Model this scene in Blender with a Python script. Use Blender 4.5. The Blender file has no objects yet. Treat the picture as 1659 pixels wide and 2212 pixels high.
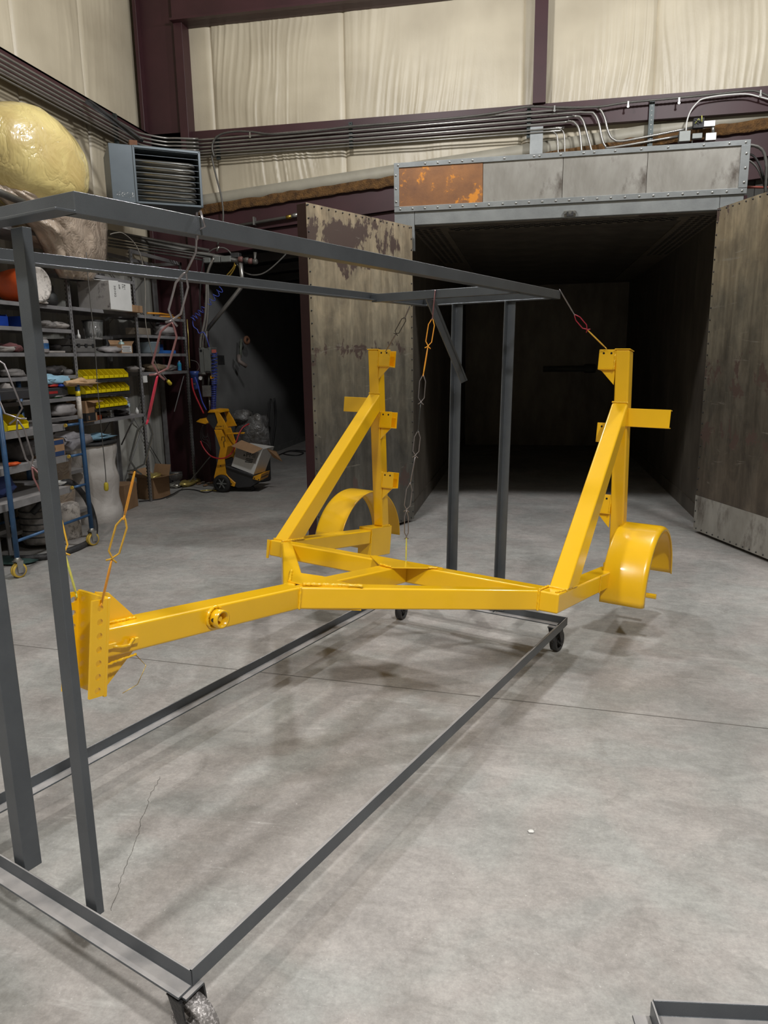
import bpy, bmesh, math, random
from mathutils import Vector, Matrix, noise
random.seed(7)
sc = bpy.context.scene
COL = sc.collection
V = Vector
PI = math.pi
def rad(a): return math.radians(a)

# ------------------------------------------------------------------ camera
W, H = 1659.0, 2212.0
F = 1567.17
HC = 1.705
YAW, PIT, ROL = 0.19561, 0.20940, -0.01508
def _basis():
    cp, sp = math.cos(PIT), math.sin(PIT)
    fw = V((0, cp, -sp)); up = V((0, sp, cp)); rt = V((1, 0, 0))
    c, s = math.cos(ROL), math.sin(ROL)
    r2 = rt*c + up*s; u2 = up*c - rt*s
    Z = Matrix.Rotation(YAW, 3, 'Z')
    return Z @ r2, Z @ u2, Z @ fw
RT, UP, FW = _basis()
CAM = V((0, 0, HC))
cam_data = bpy.data.cameras.new('camera')
cam = bpy.data.objects.new('camera', cam_data)
COL.objects.link(cam)
M = Matrix((RT, UP, -FW)).transposed().to_4x4()
M.translation = CAM
cam.matrix_world = M
cam_data.sensor_fit = 'HORIZONTAL'; cam_data.sensor_width = 36
cam_data.lens = 36*F/W
cam_data.clip_start = 0.02; cam_data.clip_end = 200
sc.camera = cam
# ------------------------------------------------------------------ world, lamps, exposure
wd = bpy.data.worlds.new('world'); sc.world = wd; wd.use_nodes = True
wd.node_tree.nodes['Background'].inputs[0].default_value = (0.75, 0.8, 0.9, 1)
wd.node_tree.nodes['Background'].inputs[1].default_value = 0.03
sc.view_settings.view_transform = 'Standard'; sc.view_settings.look = 'None'
sc.view_settings.gamma = 1; sc.view_settings.use_curve_mapping = False
sc.view_settings.exposure = 0.0
LAMPS = [(-1.5, 6.0, 340), (2.1, 6.1, 410), (-2.1, -.2, 600), (1.9, -.3, 930), (-2.1, -5.2, 220), (2.0, -5.2, 220)]
LZ = 5.75

# ------------------------------------------------------------------ pixel -> place (world metres, building axes)
def ray(px, py): return FW + RT*((px-W/2)/F) - UP*((py-H/2)/F)
def fl(px, py, z=0.0):
    r = ray(px, py); return CAM + r*((z-HC)/r.z)
def yp(px, py, y): r = ray(px, py); return CAM + r*(y/r.y)
def xp(px, py, x): r = ray(px, py); return CAM + r*(x/r.x)
def plp(px, py, P, n):
    r = ray(px, py); return CAM + r*((P-CAM).dot(n)/r.dot(n))
def linep(px, py, A, B):            # point on the plane through A-B that faces the lens best
    r = ray(px, py); d = B-A; n = d.cross(r.cross(d)); return plp(px, py, A, n)
# rack frame of reference
RA = 1.20196
RU = V((math.cos(RA), math.sin(RA), 0)); RV = V((-math.sin(RA), math.cos(RA), 0))
RO = V((-0.789, 1.418, 0))
def rk(u, v, z): return RO + RU*u + RV*v + V((0, 0, z))
# yellow frame of reference
YM = Matrix(((0.3597844507, -0.9307035866, 0.0659240697), (0.9230018066, 0.3653599480, 0.1207467322), (-0.1364654314, 0.0174052387, 0.9904919201)))
YO = V((-0.9672517, 3.1664223, 0.6793805))
def yl(x, y, z): return YO + YM @ V((x, y, z))

# ------------------------------------------------------------------ materials
MATS = {}
def nodes_of(m):
    m.use_nodes = True; return m.node_tree.nodes, m.node_tree.links
def mat(name, col, rough=0.5, metal=0.0, var=0.12, scale=6.0, bump=0.0, bscale=60, coat=0.0, spec=None, emit=None, alpha=None, trans=None, col2=None, stretch=None, wear=None, detail=6, pale_top=None):
    if name in MATS: return MATS[name]
    m = bpy.data.materials.new(name); N, L = nodes_of(m)
    b = N['Principled BSDF']
    b.inputs['Roughness'].default_value = rough; b.inputs['Metallic'].default_value = metal
    if coat: b.inputs['Coat Weight'].default_value = coat; b.inputs['Coat Roughness'].default_value = 0.08
    if spec is not None: b.inputs['Specular IOR Level'].default_value = spec
    tc = N.new('ShaderNodeTexCoord'); mp = N.new('ShaderNodeMapping')
    L.new(tc.outputs['Object'], mp.inputs[0])
    if stretch: mp.inputs['Scale'].default_value = stretch
    nz = N.new('ShaderNodeTexNoise'); nz.inputs['Scale'].default_value = scale; nz.inputs['Detail'].default_value = detail; nz.inputs['Roughness'].default_value = 0.6
    L.new(mp.outputs[0], nz.inputs['Vector'])
    cr = N.new('ShaderNodeValToRGB')
    c = V(col); d = V(col2) if col2 else c*(1-var*2.2)
    cr.color_ramp.elements[0].position = 0.3; cr.color_ramp.elements[1].position = 0.7
    cr.color_ramp.elements[0].color = (*d, 1); cr.color_ramp.elements[1].color = (*(c*(1+var) if not col2 else c), 1)
    L.new(nz.outputs['Fac'], cr.inputs[0])
    out = cr.outputs[0]
    if wear:
        n2 = N.new('ShaderNodeTexNoise'); n2.inputs['Scale'].default_value = wear[1]; n2.inputs['Detail'].default_value = 9; n2.inputs['Roughness'].default_value = 0.7
        L.new(mp.outputs[0], n2.inputs['Vector'])
        r2 = N.new('ShaderNodeValToRGB'); r2.color_ramp.elements[0].position = wear[2]; r2.color_ramp.elements[1].position = wear[2]+wear[3]
        L.new(n2.outputs['Fac'], r2.inputs[0])
        mx = N.new('ShaderNodeMix'); mx.data_type = 'RGBA'
        L.new(r2.outputs[0], mx.inputs[0]); L.new(out, mx.inputs[6]); mx.inputs[7].default_value = (*wear[0], 1)
        out = mx.outputs[2]
    if pale_top:                                    # upward faces paler, rougher and less metallic
        g = N.new('ShaderNodeNewGeometry'); sx = N.new('ShaderNodeSeparateXYZ'); L.new(g.outputs['True Normal'], sx.inputs[0])
        dn = N.new('ShaderNodeTexNoise'); dn.inputs['Scale'].default_value = 9; dn.inputs['Detail'].default_value = 6; L.new(tc.outputs['Object'], dn.inputs['Vector'])
        mr = N.new('ShaderNodeMapRange'); mr.inputs[1].default_value = .8; mr.inputs[2].default_value = .98; L.new(sx.outputs['Z'], mr.inputs[0])
        m2 = N.new('ShaderNodeMapRange'); m2.inputs[1].default_value = .3; m2.inputs[2].default_value = .6; m2.inputs[3].default_value = .55; L.new(dn.outputs['Fac'], m2.inputs[0])
        ml = N.new('ShaderNodeMath'); ml.operation = 'MULTIPLY'; L.new(mr.outputs[0], ml.inputs[0]); L.new(m2.outputs[0], ml.inputs[1])
        dx = N.new('ShaderNodeMix'); dx.data_type = 'RGBA'; L.new(ml.outputs[0], dx.inputs[0]); L.new(out, dx.inputs[6]); dx.inputs[7].default_value = (*pale_top, 1); out = dx.outputs[2]
        mm = N.new('ShaderNodeMath'); mm.operation = 'MULTIPLY_ADD'; L.new(ml.outputs[0], mm.inputs[0]); mm.inputs[1].default_value = -metal; mm.inputs[2].default_value = metal; L.new(mm.outputs[0], b.inputs['Metallic'])
        mo = N.new('ShaderNodeMath'); mo.operation = 'MULTIPLY_ADD'; L.new(ml.outputs[0], mo.inputs[0]); mo.inputs[1].default_value = .6-rough; mo.inputs[2].default_value = rough; L.new(mo.outputs[0], b.inputs['Roughness'])
    L.new(out, b.inputs['Base Color'])
    if bump:
        bn = N.new('ShaderNodeTexNoise'); bn.inputs['Scale'].default_value = bscale; bn.inputs['Detail'].default_value = 4
        L.new(mp.outputs[0], bn.inputs['Vector'])
        bp = N.new('ShaderNodeBump'); bp.inputs['Strength'].default_value = bump; bp.inputs['Distance'].default_value = 0.02
        L.new(bn.outputs['Fac'], bp.inputs['Height']); L.new(bp.outputs[0], b.inputs['Normal'])
    if emit: b.inputs['Emission Color'].default_value = (*emit[0], 1); b.inputs['Emission Strength'].default_value = emit[1]
    if alpha is not None: b.inputs['Alpha'].default_value = alpha
    if trans: b.inputs['Transmission Weight'].default_value = trans
    MATS[name] = m; return m

yellow = mat('yellow_powder_coat', (0.88, 0.505, 0.007), 0.25, 0, 0.03, 3, 0.05, 400, coat=0.45)
iron = mat('grey_painted_angle_iron', (0.125, 0.138, 0.153), 0.30, 0.55, 0.10, 5, 0.12, 500, col2=(0.092, 0.102, 0.115), wear=((0.55, 0.56, 0.56), 150, 0.74, 0.02), pale_top=(0.35, 0.335, 0.33))
iron_light = mat('bare_steel', (0.30, 0.30, 0.29), 0.35, 0.8, 0.2, 20, 0.2, 300)
black = mat('black_rubber', (0.018, 0.018, 0.018), 0.6)
castiron = mat('dusty_cast_iron', (0.26, 0.245, 0.24), 0.55, 0.4, 0.2, 12, 0.15, 120, wear=((0.68, 0.65, 0.65), 160, 0.50, 0.12))
castdark = mat('dark_cast_iron', (0.06, 0.06, 0.062), 0.5, 0.5, 0.2, 12, 0.3, 120)
maroon = mat('maroon_primer_steel', (0.046, 0.0135, 0.0175), 0.5, 0.0, 0.12, 2.0, 0.04, 200)
conduit = mat('galvanised_conduit', (0.34, 0.33, 0.31), 0.32, 0.75, 0.1, 8)
conduit_dark = mat('dusty_conduit', (0.12, 0.115, 0.105), 0.5, 0.5, 0.1, 8)
strut = mat('strut_channel', (0.045, 0.055, 0.055), 0.45, 0.5)
shelfgrey = mat('grey_shelf_paint', (0.25, 0.245, 0.25), 0.5, 0.2, 0.15, 6, pale_top=(0.34, 0.32, 0.31))
holeblack = mat('dark_hole', (0.004, 0.004, 0.004), 0.9)  # black colour stands in for the shade inside holes and slots
ovensteel = mat('heat_stained_steel', (0.23, 0.205, 0.17), 0.45, 0.45, 0.1, 2.2, 0.06, 40, col2=(0.13, 0.115, 0.10), wear=((0.10, 0.072, 0.068), 1.9, 0.56, 0.05), stretch=(1, 1, 0.5))
def sheet_mat(name, stops, brown, bands, rough=.42, scale=1.6, drip=.35, metal=.35):
    # heat-tinted sheet: colour zones by height, ragged brown oxide and drips, fine mottling
    m = bpy.data.materials.new(name); N, L = nodes_of(m); b = N['Principled BSDF']
    tc = N.new('ShaderNodeTexCoord'); sp = N.new('ShaderNodeSeparateXYZ'); L.new(tc.outputs['Object'], sp.inputs[0])
    def nz(s_, det, sx=1, sz=1, ro=.65, dist=.5):
        mp = N.new('ShaderNodeMapping'); mp.inputs['Scale'].default_value = (sx, sx, sz); L.new(tc.outputs['Object'], mp.inputs[0])
        n = N.new('ShaderNodeTexNoise'); n.inputs['Scale'].default_value = s_; n.inputs['Detail'].default_value = det; n.inputs['Roughness'].default_value = ro; n.inputs['Distortion'].default_value = dist
        L.new(mp.outputs[0], n.inputs['Vector']); return n.outputs['Fac']
    def math_(op, a, b_):
        k = N.new('ShaderNodeMath'); k.operation = op
        for i_, x in enumerate((a, b_)):
            if isinstance(x, (int, float)): k.inputs[i_].default_value = x
            else: L.new(x, k.inputs[i_])
        return k.outputs[0]
    def ramp(f, els):
        r = N.new('ShaderNodeValToRGB'); cr = r.color_ramp
        while len(cr.elements) < len(els): cr.elements.new(.5)
        for e, (p, c) in zip(cr.elements, els): e.position = p; e.color = (*c, 1)
        L.new(f, r.inputs[0]); return r.outputs[0]
    def mix(f, a, c, mode='MIX'):
        x = N.new('ShaderNodeMix'); x.data_type = 'RGBA'; x.blend_type = mode
        if isinstance(f, float): x.inputs[0].default_value = f
        else: L.new(f, x.inputs[0])
        for k, q in ((6, a), (7, c)):
            if isinstance(q, tuple): x.inputs[k].default_value = (*q, 1)
            else: L.new(q, x.inputs[k])
        return x.outputs[2]
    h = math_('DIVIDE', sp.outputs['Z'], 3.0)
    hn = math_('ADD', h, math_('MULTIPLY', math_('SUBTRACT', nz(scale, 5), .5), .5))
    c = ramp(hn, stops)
    mott = ramp(nz(7, 9, 1, .5), [(.3, (.62, .63, .65)), (.7, (1.28, 1.26, 1.22))])
    c = mix(1.0, c, mott, 'MULTIPLY')
    dr = ramp(nz(5, 6, 1.6, .14), [(.42, (.68, .66, .64)), (.6, (1.12, 1.12, 1.10))])
    c = mix(drip+.4, c, dr, 'MULTIPLY')
    for z0, hh_, sc2, th in bands:          # ragged brown scale bands centred at z0
        d = math_('ABSOLUTE', math_('SUBTRACT', sp.outputs['Z'], z0), 0)
        v = math_('SUBTRACT', math_('ADD', nz(sc2, 9, 1, .6, .7, .3), 0), math_('MULTIPLY', math_('DIVIDE', d, hh_), .22))
        k = ramp(v, [(th, (0, 0, 0)), (th+.012, (1, 1, 1))])
        c = mix(k, c, brown)
    sc3 = ramp(nz(2.2, 8, .5, 4, .8, 1.5), [(.60, (0, 0, 0)), (.63, (.45, .45, .45))])
    c = mix(sc3, c, (.45, .42, .36))
    L.new(c, b.inputs['Base Color']); b.inputs['Roughness'].default_value = rough; b.inputs['Metallic'].default_value = metal
    bp = N.new('ShaderNodeBump'); bp.inputs['Strength'].default_value = .05; bp.inputs['Distance'].default_value = .02
    L.new(nz(3, 4), bp.inputs['Height']); L.new(bp.outputs[0], b.inputs['Normal'])
    MATS[name] = m; return m
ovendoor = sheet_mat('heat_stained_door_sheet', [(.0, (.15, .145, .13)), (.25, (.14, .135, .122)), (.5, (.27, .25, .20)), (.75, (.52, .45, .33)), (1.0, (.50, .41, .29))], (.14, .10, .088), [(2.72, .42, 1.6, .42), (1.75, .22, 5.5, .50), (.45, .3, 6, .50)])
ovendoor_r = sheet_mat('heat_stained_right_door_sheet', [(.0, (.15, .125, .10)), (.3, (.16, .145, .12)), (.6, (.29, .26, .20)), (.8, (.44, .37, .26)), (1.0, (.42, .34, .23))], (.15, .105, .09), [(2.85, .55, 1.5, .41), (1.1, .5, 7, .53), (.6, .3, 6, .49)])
oveninner = mat('sooted_oven_sheet', (0.17, 0.148, 0.118), 0.5, 0.3, 0.1, 3, 0.05, 40, col2=(0.075, 0.062, 0.05), stretch=(1, 1, 0.4))
header_grey = mat('header_steel', (0.46, 0.445, 0.41), 0.45, 0.25, 0.1, 3.2, 0.05, 50, col2=(0.25, 0.235, 0.205), stretch=(1, 1, .45), wear=((0.13, 0.112, 0.095), 4.5, .54, .16))
header_blue = mat('galvanised_header_trim', (0.38, 0.40, 0.40), 0.42, 0.4, 0.1, 4, 0.05, 60, col2=(0.26, 0.275, 0.28))
rust = mat('rust_orange_sheet', (0.42, 0.19, 0.07), 0.5, 0.2, 0.1, 2.2, 0.05, 60, col2=(0.17, 0.085, 0.05), wear=((0.72, 0.28, 0.04), 5, 0.55, 0.05))
corr = mat('white_corrugated_liner', (0.50, 0.50, 0.47), 0.45, 0.1, 0.12, 3, col2=(0.30, 0.30, 0.27), stretch=(1, 1, 0.3))
heaterm = mat('grey_heater_enamel', (0.115, 0.14, 0.16), 0.4, 0.2, 0.05, 4)
tubem = mat('heat_exchanger_tube', (0.45, 0.43, 0.39), 0.3, 0.8, 0.1, 4)
cardboard = mat('cardboard', (0.34, 0.205, 0.11), 0.8, 0, 0.1, 5)
white = mat('white_print', (0.72, 0.72, 0.70), 0.6, 0, 0.04, 6)
dirtywhite = mat('dirty_white_plastic', (0.66, 0.61, 0.56), 0.55, 0, 0.1, 9, wear=((0.12, 0.10, 0.09), 16, 0.50, 0.16))
ink = mat('black_print', (0.02, 0.02, 0.02), 0.7)
bluepaint = mat('blue_cart_paint', (0.035, 0.10, 0.22), 0.4, 0.1, 0.2, 7, wear=((0.12, 0.12, 0.14), 26, 0.62, 0.06))
binyellow = mat('yellow_plastic_bin', (0.78, 0.62, 0.01), 0.35, 0, 0.05, 6)
bluebin = mat('blue_plastic', (0.01, 0.045, 0.30), 0.4)
ragblue = mat('blue_shop_cloth', (0.28, 0.48, 0.62), 0.9, 0, 0.12, 12)
tan = mat('tan_glove_leather', (0.55, 0.36, 0.20), 0.8, 0, 0.1, 20)
orange = mat('orange_plastic', (0.75, 0.11, 0.02), 0.5)
redm = mat('red_hose_rubber', (0.45, 0.02, 0.03), 0.4)
bluehose = mat('blue_coil_hose', (0.05, 0.08, 0.42), 0.3)
filterblue = mat('blue_filter_paint', (0.03, 0.07, 0.28), 0.4)
darkclutter = mat('dark_workshop_grime', (0.05, 0.045, 0.045), 0.7, 0, 0.3, 10)
greyclutter = mat('grey_workshop_dust', (0.22, 0.205, 0.195), 0.8, 0, 0.3, 12)
boxgrey = mat('electrical_enclosure_grey', (0.20, 0.21, 0.20), 0.45, 0.3, 0.08, 5)
silver = mat('cast_aluminium', (0.42, 0.42, 0.40), 0.35, 0.8, 0.15, 14)
machyellow = mat('machine_yellow_paint', (0.80, 0.37, 0.012), 0.4)
machblack = mat('machine_black_panel', (0.035, 0.035, 0.038), 0.45)
brass = mat('brass_fitting', (0.55, 0.38, 0.08), 0.3, 0.9)
plugy = mat('yellow_plug', (0.75, 0.60, 0.05), 0.5)
cord = mat('grey_cord', (0.12, 0.115, 0.105), 0.6)
cordb = mat('black_cord', (0.03, 0.028, 0.028), 0.6)
woodedge = mat('torn_fibreglass', (0.20, 0.10, 0.03), 0.95, 0, 0.3, 14, 1.0, 60, col2=(0.06, 0.03, 0.012))
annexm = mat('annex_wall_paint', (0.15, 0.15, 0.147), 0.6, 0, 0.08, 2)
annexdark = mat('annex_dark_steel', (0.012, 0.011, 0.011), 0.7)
waterplastic = mat('clear_bottle_plastic', (0.75, 0.78, 0.80), 0.08, 0, 0.02, 4, trans=0.85)
glass = mat('clear_jar_glass', (0.70, 0.72, 0.70), 0.05, 0, 0.02, 4, trans=0.9)
teal = mat('teal_label', (0.02, 0.33, 0.42), 0.5)
silverfoil = mat('crumpled_foil', (0.75, 0.74, 0.66), 0.2, 0.9, 0.1, 10)
goldfoil = mat('yellow_foil', (0.62, 0.50, 0.16), 0.3, 0.5, 0.1, 10)
toolgrey = mat('grey_tool_case', (0.14, 0.135, 0.13), 0.55)
sack = mat('grey_cloth_sack', (0.30, 0.29, 0.31), 0.7, 0, 0.2, 14)
w_bare = mat('bare_hook_wire', (0.28, 0.26, 0.27), 0.3, 0.8, 0.1, 30)
w_black = mat('black_coated_wire', (0.03, 0.032, 0.03), 0.35, 0.1, 0.1, 30)
w_red = mat('red_coated_wire', (0.42, 0.02, 0.05), 0.35, 0.1, 0.1, 30)
w_or = mat('orange_coated_wire', (0.80, 0.26, 0.03), 0.35, 0.0, 0.1, 30, col2=(0.75, 0.38, 0.03))
w_am = mat('amber_coated_wire', (0.70, 0.40, 0.04), 0.35, 0.0, 0.1, 30)
w_mar = mat('dull_red_coated_wire', (0.22, 0.10, 0.10), 0.35, 0.3, 0.1, 30)
w_yel = mat('yellow_green_coated_wire', (0.70, 0.58, 0.10), 0.35, 0.0, 0.1, 40, col2=(0.35, 0.45, 0.12))

def concrete_mat():
    m = bpy.data.materials.new('worn_concrete'); N, L = nodes_of(m); b = N['Principled BSDF']
    tc = N.new('ShaderNodeTexCoord')
    def nz(s, det=6, ro=.6, dist=0, vec=None):
        n = N.new('ShaderNodeTexNoise'); n.inputs['Scale'].default_value = s; n.inputs['Detail'].default_value = det; n.inputs['Roughness'].default_value = ro; n.inputs['Distortion'].default_value = dist
        L.new(vec or tc.outputs['Object'], n.inputs['Vector']); return n.outputs['Fac']
    def ramp(f, a, b_, ca, cb):
        r = N.new('ShaderNodeValToRGB'); r.color_ramp.elements[0].position = a; r.color_ramp.elements[1].position = b_
        r.color_ramp.elements[0].color = (*ca, 1); r.color_ramp.elements[1].color = (*cb, 1); L.new(f, r.inputs[0]); return r.outputs[0]
    def mix(f, a, c, mode='MIX', fac=None):
        x = N.new('ShaderNodeMix'); x.data_type = 'RGBA'; x.blend_type = mode
        if f is not None: L.new(f, x.inputs[0])
        else: x.inputs[0].default_value = fac
        for k, s in ((6, a), (7, c)):
            if isinstance(s, tuple): x.inputs[k].default_value = (*s, 1)
            else: L.new(s, x.inputs[k])
        return x.outputs[2]
    base = ramp(nz(0.9, 5, .65, .6), .3, .7, (0.235, 0.229, 0.219), (0.43, 0.423, 0.408))
    tint = ramp(nz(2.2, 4, .5, 1.0), .42, .62, (1.03, 0.985, 0.975), (0.975, 0.99, 0.985))
    c = mix(None, base, tint, 'MULTIPLY', 1.0)
    fine = ramp(nz(17, 10, .78), .3, .72, (0.78, 0.78, 0.78), (1.16, 1.16, 1.16))
    c = mix(None, c, fine, 'MULTIPLY', 1.0)
    dark = ramp(nz(3.6, 9, .7, 1.5), .56, .68, (0, 0, 0), (1, 1, 1))
    c = mix(mix(None, dark, (0.4, 0.4, 0.4), 'MULTIPLY', 1.0), c, (0.19, 0.18, 0.165))
    c = mix(None, c, ramp(nz(75, 6, .8), .32, .68, (0.84, 0.84, 0.84), (1.14, 1.14, 1.14)), 'MULTIPLY', 1.0)
    mp3 = N.new('ShaderNodeMapping'); mp3.inputs['Rotation'].default_value = (0, 0, rad(14)); mp3.inputs['Scale'].default_value = (1, 2.6, 1)
    L.new(tc.outputs['Object'], mp3.inputs[0])
    c = mix(None, c, ramp(nz(3.4, 9, .74, 2.5, mp3.outputs[0]), .36, .64, (0.89, 0.89, 0.885), (1.07, 1.07, 1.07)), 'MULTIPLY', 1.0)
    # pale trowel sweeps and scuffs
    mp = N.new('ShaderNodeMapping'); mp.inputs['Rotation'].default_value = (0, 0, rad(-62)); mp.inputs['Scale'].default_value = (1.2, 9, 1)
    L.new(tc.outputs['Object'], mp.inputs[0])
    sc_ = ramp(nz(1.5, 7, .68, 1.2, mp.outputs[0]), .60, .74, (0, 0, 0), (1, 1, 1))
    c = mix(mix(None, sc_, (0.42, 0.42, 0.42), 'MULTIPLY', 1.0), c, (0.56, 0.55, 0.53))
    mp2 = N.new('ShaderNodeMapping'); mp2.inputs['Rotation'].default_value = (0, 0, rad(25)); mp2.inputs['Scale'].default_value = (2, 14, 1)
    L.new(tc.outputs['Object'], mp2.inputs[0])
    s2 = ramp(nz(2.3, 9, .75, 2.2, mp2.outputs[0]), .66, .70, (0, 0, 0), (1, 1, 1))
    c = mix(mix(None, s2, (0.4, 0.4, 0.4), 'MULTIPLY', 1.0), c, (0.62, 0.62, 0.60))
    sp = ramp(nz(95, 2, .5), .70, .74, (0, 0, 0), (1, 1, 1))
    c = mix(mix(None, sp, (0.35, 0.35, 0.35), 'MULTIPLY', 1.0), c, (0.75, 0.74, 0.72))
    # hairline cracks
    vo = N.new('ShaderNodeTexVoronoi'); vo.feature = 'DISTANCE_TO_EDGE'; vo.inputs['Scale'].default_value = 0.28
    ad = N.new('ShaderNodeVectorMath'); ad.operation = 'ADD'
    n3 = N.new('ShaderNodeTexNoise'); n3.inputs['Scale'].default_value = 5; n3.inputs['Detail'].default_value = 8
    L.new(tc.outputs['Object'], n3.inputs['Vector'])
    scv = N.new('ShaderNodeVectorMath'); scv.operation = 'SCALE'; scv.inputs['Scale'].default_value = 0.22
    L.new(n3.outputs['Color'], scv.inputs[0]); L.new(tc.outputs['Object'], ad.inputs[0]); L.new(scv.outputs[0], ad.inputs[1]); L.new(ad.outputs[0], vo.inputs['Vector'])
    # purple / yellow overspray out in the annex
    def blob(ctr, r, colr, amt):
        nonlocal c
        ds = N.new('ShaderNodeVectorMath'); ds.operation = 'DISTANCE'; ds.inputs[1].default_value = ctr
        L.new(ad.outputs[0], ds.inputs[0])
        bl = ramp(ds.outputs['Value'], 0.0, r, (amt, amt, amt), (0, 0, 0))
        c = mix(bl, c, colr)
    blob((-4.1, 12.3, .1), .28, (0.35, 0.12, 0.25), 0.5)
    blob((-3.9, 13.6, .1), .3, (0.40, 0.20, 0.06), 0.5)
    L.new(c, b.inputs['Base Color'])
    r = N.new('ShaderNodeMapRange'); r.inputs[3].default_value = .42; r.inputs[4].default_value = .7
    L.new(nz(4, 6), r.inputs[0]); L.new(r.outputs[0], b.inputs['Roughness'])
    bp = N.new('ShaderNodeBump'); bp.inputs['Strength'].default_value = .12; bp.inputs['Distance'].default_value = .01
    L.new(nz(34, 8, .7), bp.inputs['Height']); L.new(bp.outputs[0], b.inputs['Normal'])
    return m
concrete = concrete_mat()
def insul_mat(name, axis):
    m = bpy.data.materials.new(name); N, L = nodes_of(m); b = N['Principled BSDF']
    tc = N.new('ShaderNodeTexCoord'); mp = N.new('ShaderNodeMapping')
    mp.inputs['Scale'].default_value = (1, 1, .12)
    L.new(tc.outputs['Object'], mp.inputs[0])
    n = N.new('ShaderNodeTexNoise'); n.inputs['Scale'].default_value = 7; n.inputs['Detail'].default_value = 4; n.inputs['Distortion'].default_value = .35
    L.new(mp.outputs[0], n.inputs['Vector'])
    w = N.new('ShaderNodeTexNoise'); w.inputs['Scale'].default_value = 1.3; w.inputs['Detail'].default_value = 3
    L.new(tc.outputs['Object'], w.inputs['Vector'])
    cr = N.new('ShaderNodeValToRGB'); cr.color_ramp.elements[0].color = (0.44, 0.385, 0.285, 1); cr.color_ramp.elements[1].color = (0.60, 0.535, 0.405, 1)
    cr.color_ramp.elements[0].position = .3; cr.color_ramp.elements[1].position = .7
    L.new(w.outputs['Fac'], cr.inputs[0]); L.new(cr.outputs[0], b.inputs['Base Color'])
    b.inputs['Roughness'].default_value = .42; b.inputs['Specular IOR Level'].default_value = .5
    bp = N.new('ShaderNodeBump'); bp.inputs['Strength'].default_value = .25; bp.inputs['Distance'].default_value = .02
    L.new(n.outputs['Fac'], bp.inputs['Height'])
    # small scrim pattern
    mp2 = N.new('ShaderNodeMapping'); mp2.inputs['Rotation'].default_value = (rad(45), rad(45), 0)
    L.new(tc.outputs['Object'], mp2.inputs[0])
    ck = N.new('ShaderNodeTexVoronoi'); ck.inputs['Scale'].default_value = 42; L.new(mp2.outputs[0], ck.inputs['Vector'])
    b2 = N.new('ShaderNodeBump'); b2.inputs['Strength'].default_value = .04; b2.inputs['Distance'].default_value = .01
    L.new(ck.outputs['Distance'], b2.inputs['Height']); L.new(bp.outputs[0], b2.inputs['Normal']); L.new(b2.outputs[0], b.inputs['Normal'])
    return m
insul = insul_mat('vinyl_faced_insulation', 0)
def plastic_mat(name, col, col2, rough=.16, bump=.9, sc_=5):
    bump *= .6
    m = bpy.data.materials.new(name); N, L = nodes_of(m); b = N['Principled BSDF']
    tc = N.new('ShaderNodeTexCoord')
    n = N.new('ShaderNodeTexNoise'); n.inputs['Scale'].default_value = sc_; n.inputs['Detail'].default_value = 5; n.inputs['Distortion'].default_value = .25
    L.new(tc.outputs['Object'], n.inputs['Vector'])
    cr = N.new('ShaderNodeValToRGB'); cr.color_ramp.elements[0].color = (*col2, 1); cr.color_ramp.elements[1].color = (*col, 1)
    cr.color_ramp.elements[0].position = .35; cr.color_ramp.elements[1].position = .62
    L.new(n.outputs['Fac'], cr.inputs[0]); L.new(cr.outputs[0], b.inputs['Base Color'])
    b.inputs['Roughness'].default_value = .45; b.inputs['Coat Weight'].default_value = .7; b.inputs['Coat Roughness'].default_value = rough
    bp = N.new('ShaderNodeBump'); bp.inputs['Strength'].default_value = bump; bp.inputs['Distance'].default_value = .05
    f2 = N.new('ShaderNodeTexNoise'); f2.inputs['Scale'].default_value = sc_*1.1; f2.inputs['Detail'].default_value = 4; f2.inputs['Roughness'].default_value = .55; f2.inputs['Distortion'].default_value = .5
    L.new(tc.outputs['Object'], f2.inputs['Vector'])
    s1 = N.new('ShaderNodeMath'); s1.operation = 'SUBTRACT'; s1.inputs[1].default_value = .5; L.new(f2.outputs['Fac'], s1.inputs[0])
    s2 = N.new('ShaderNodeMath'); s2.operation = 'ABSOLUTE'; L.new(s1.outputs[0], s2.inputs[0])
    s3 = N.new('ShaderNodeMath'); s3.operation = 'POWER'; s3.inputs[1].default_value = .6; L.new(s2.outputs[0], s3.inputs[0])
    L.new(s3.outputs[0], bp.inputs['Height']); L.new(bp.outputs[0], b.inputs['Normal']); L.new(bp.outputs[0], b.inputs['Coat Normal'])
    return m
wrapyellow = plastic_mat('plastic_over_yellow_fibreglass', (0.80, 0.66, 0.27), (0.62, 0.47, 0.18), .1, .7, 3.2)
wrapclear = plastic_mat('dusty_plastic_sheet', (0.52, 0.42, 0.33), (0.32, 0.25, 0.19))
wrapwhite = plastic_mat('scuffed_white_wrap', (0.80, 0.77, 0.74), (0.60, 0.56, 0.53), .3, .35, 4)
wrapgrey = plastic_mat('grey_clear_bag', (0.17, 0.17, 0.17), (0.06, 0.055, 0.05), .12, .9, 9)

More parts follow.
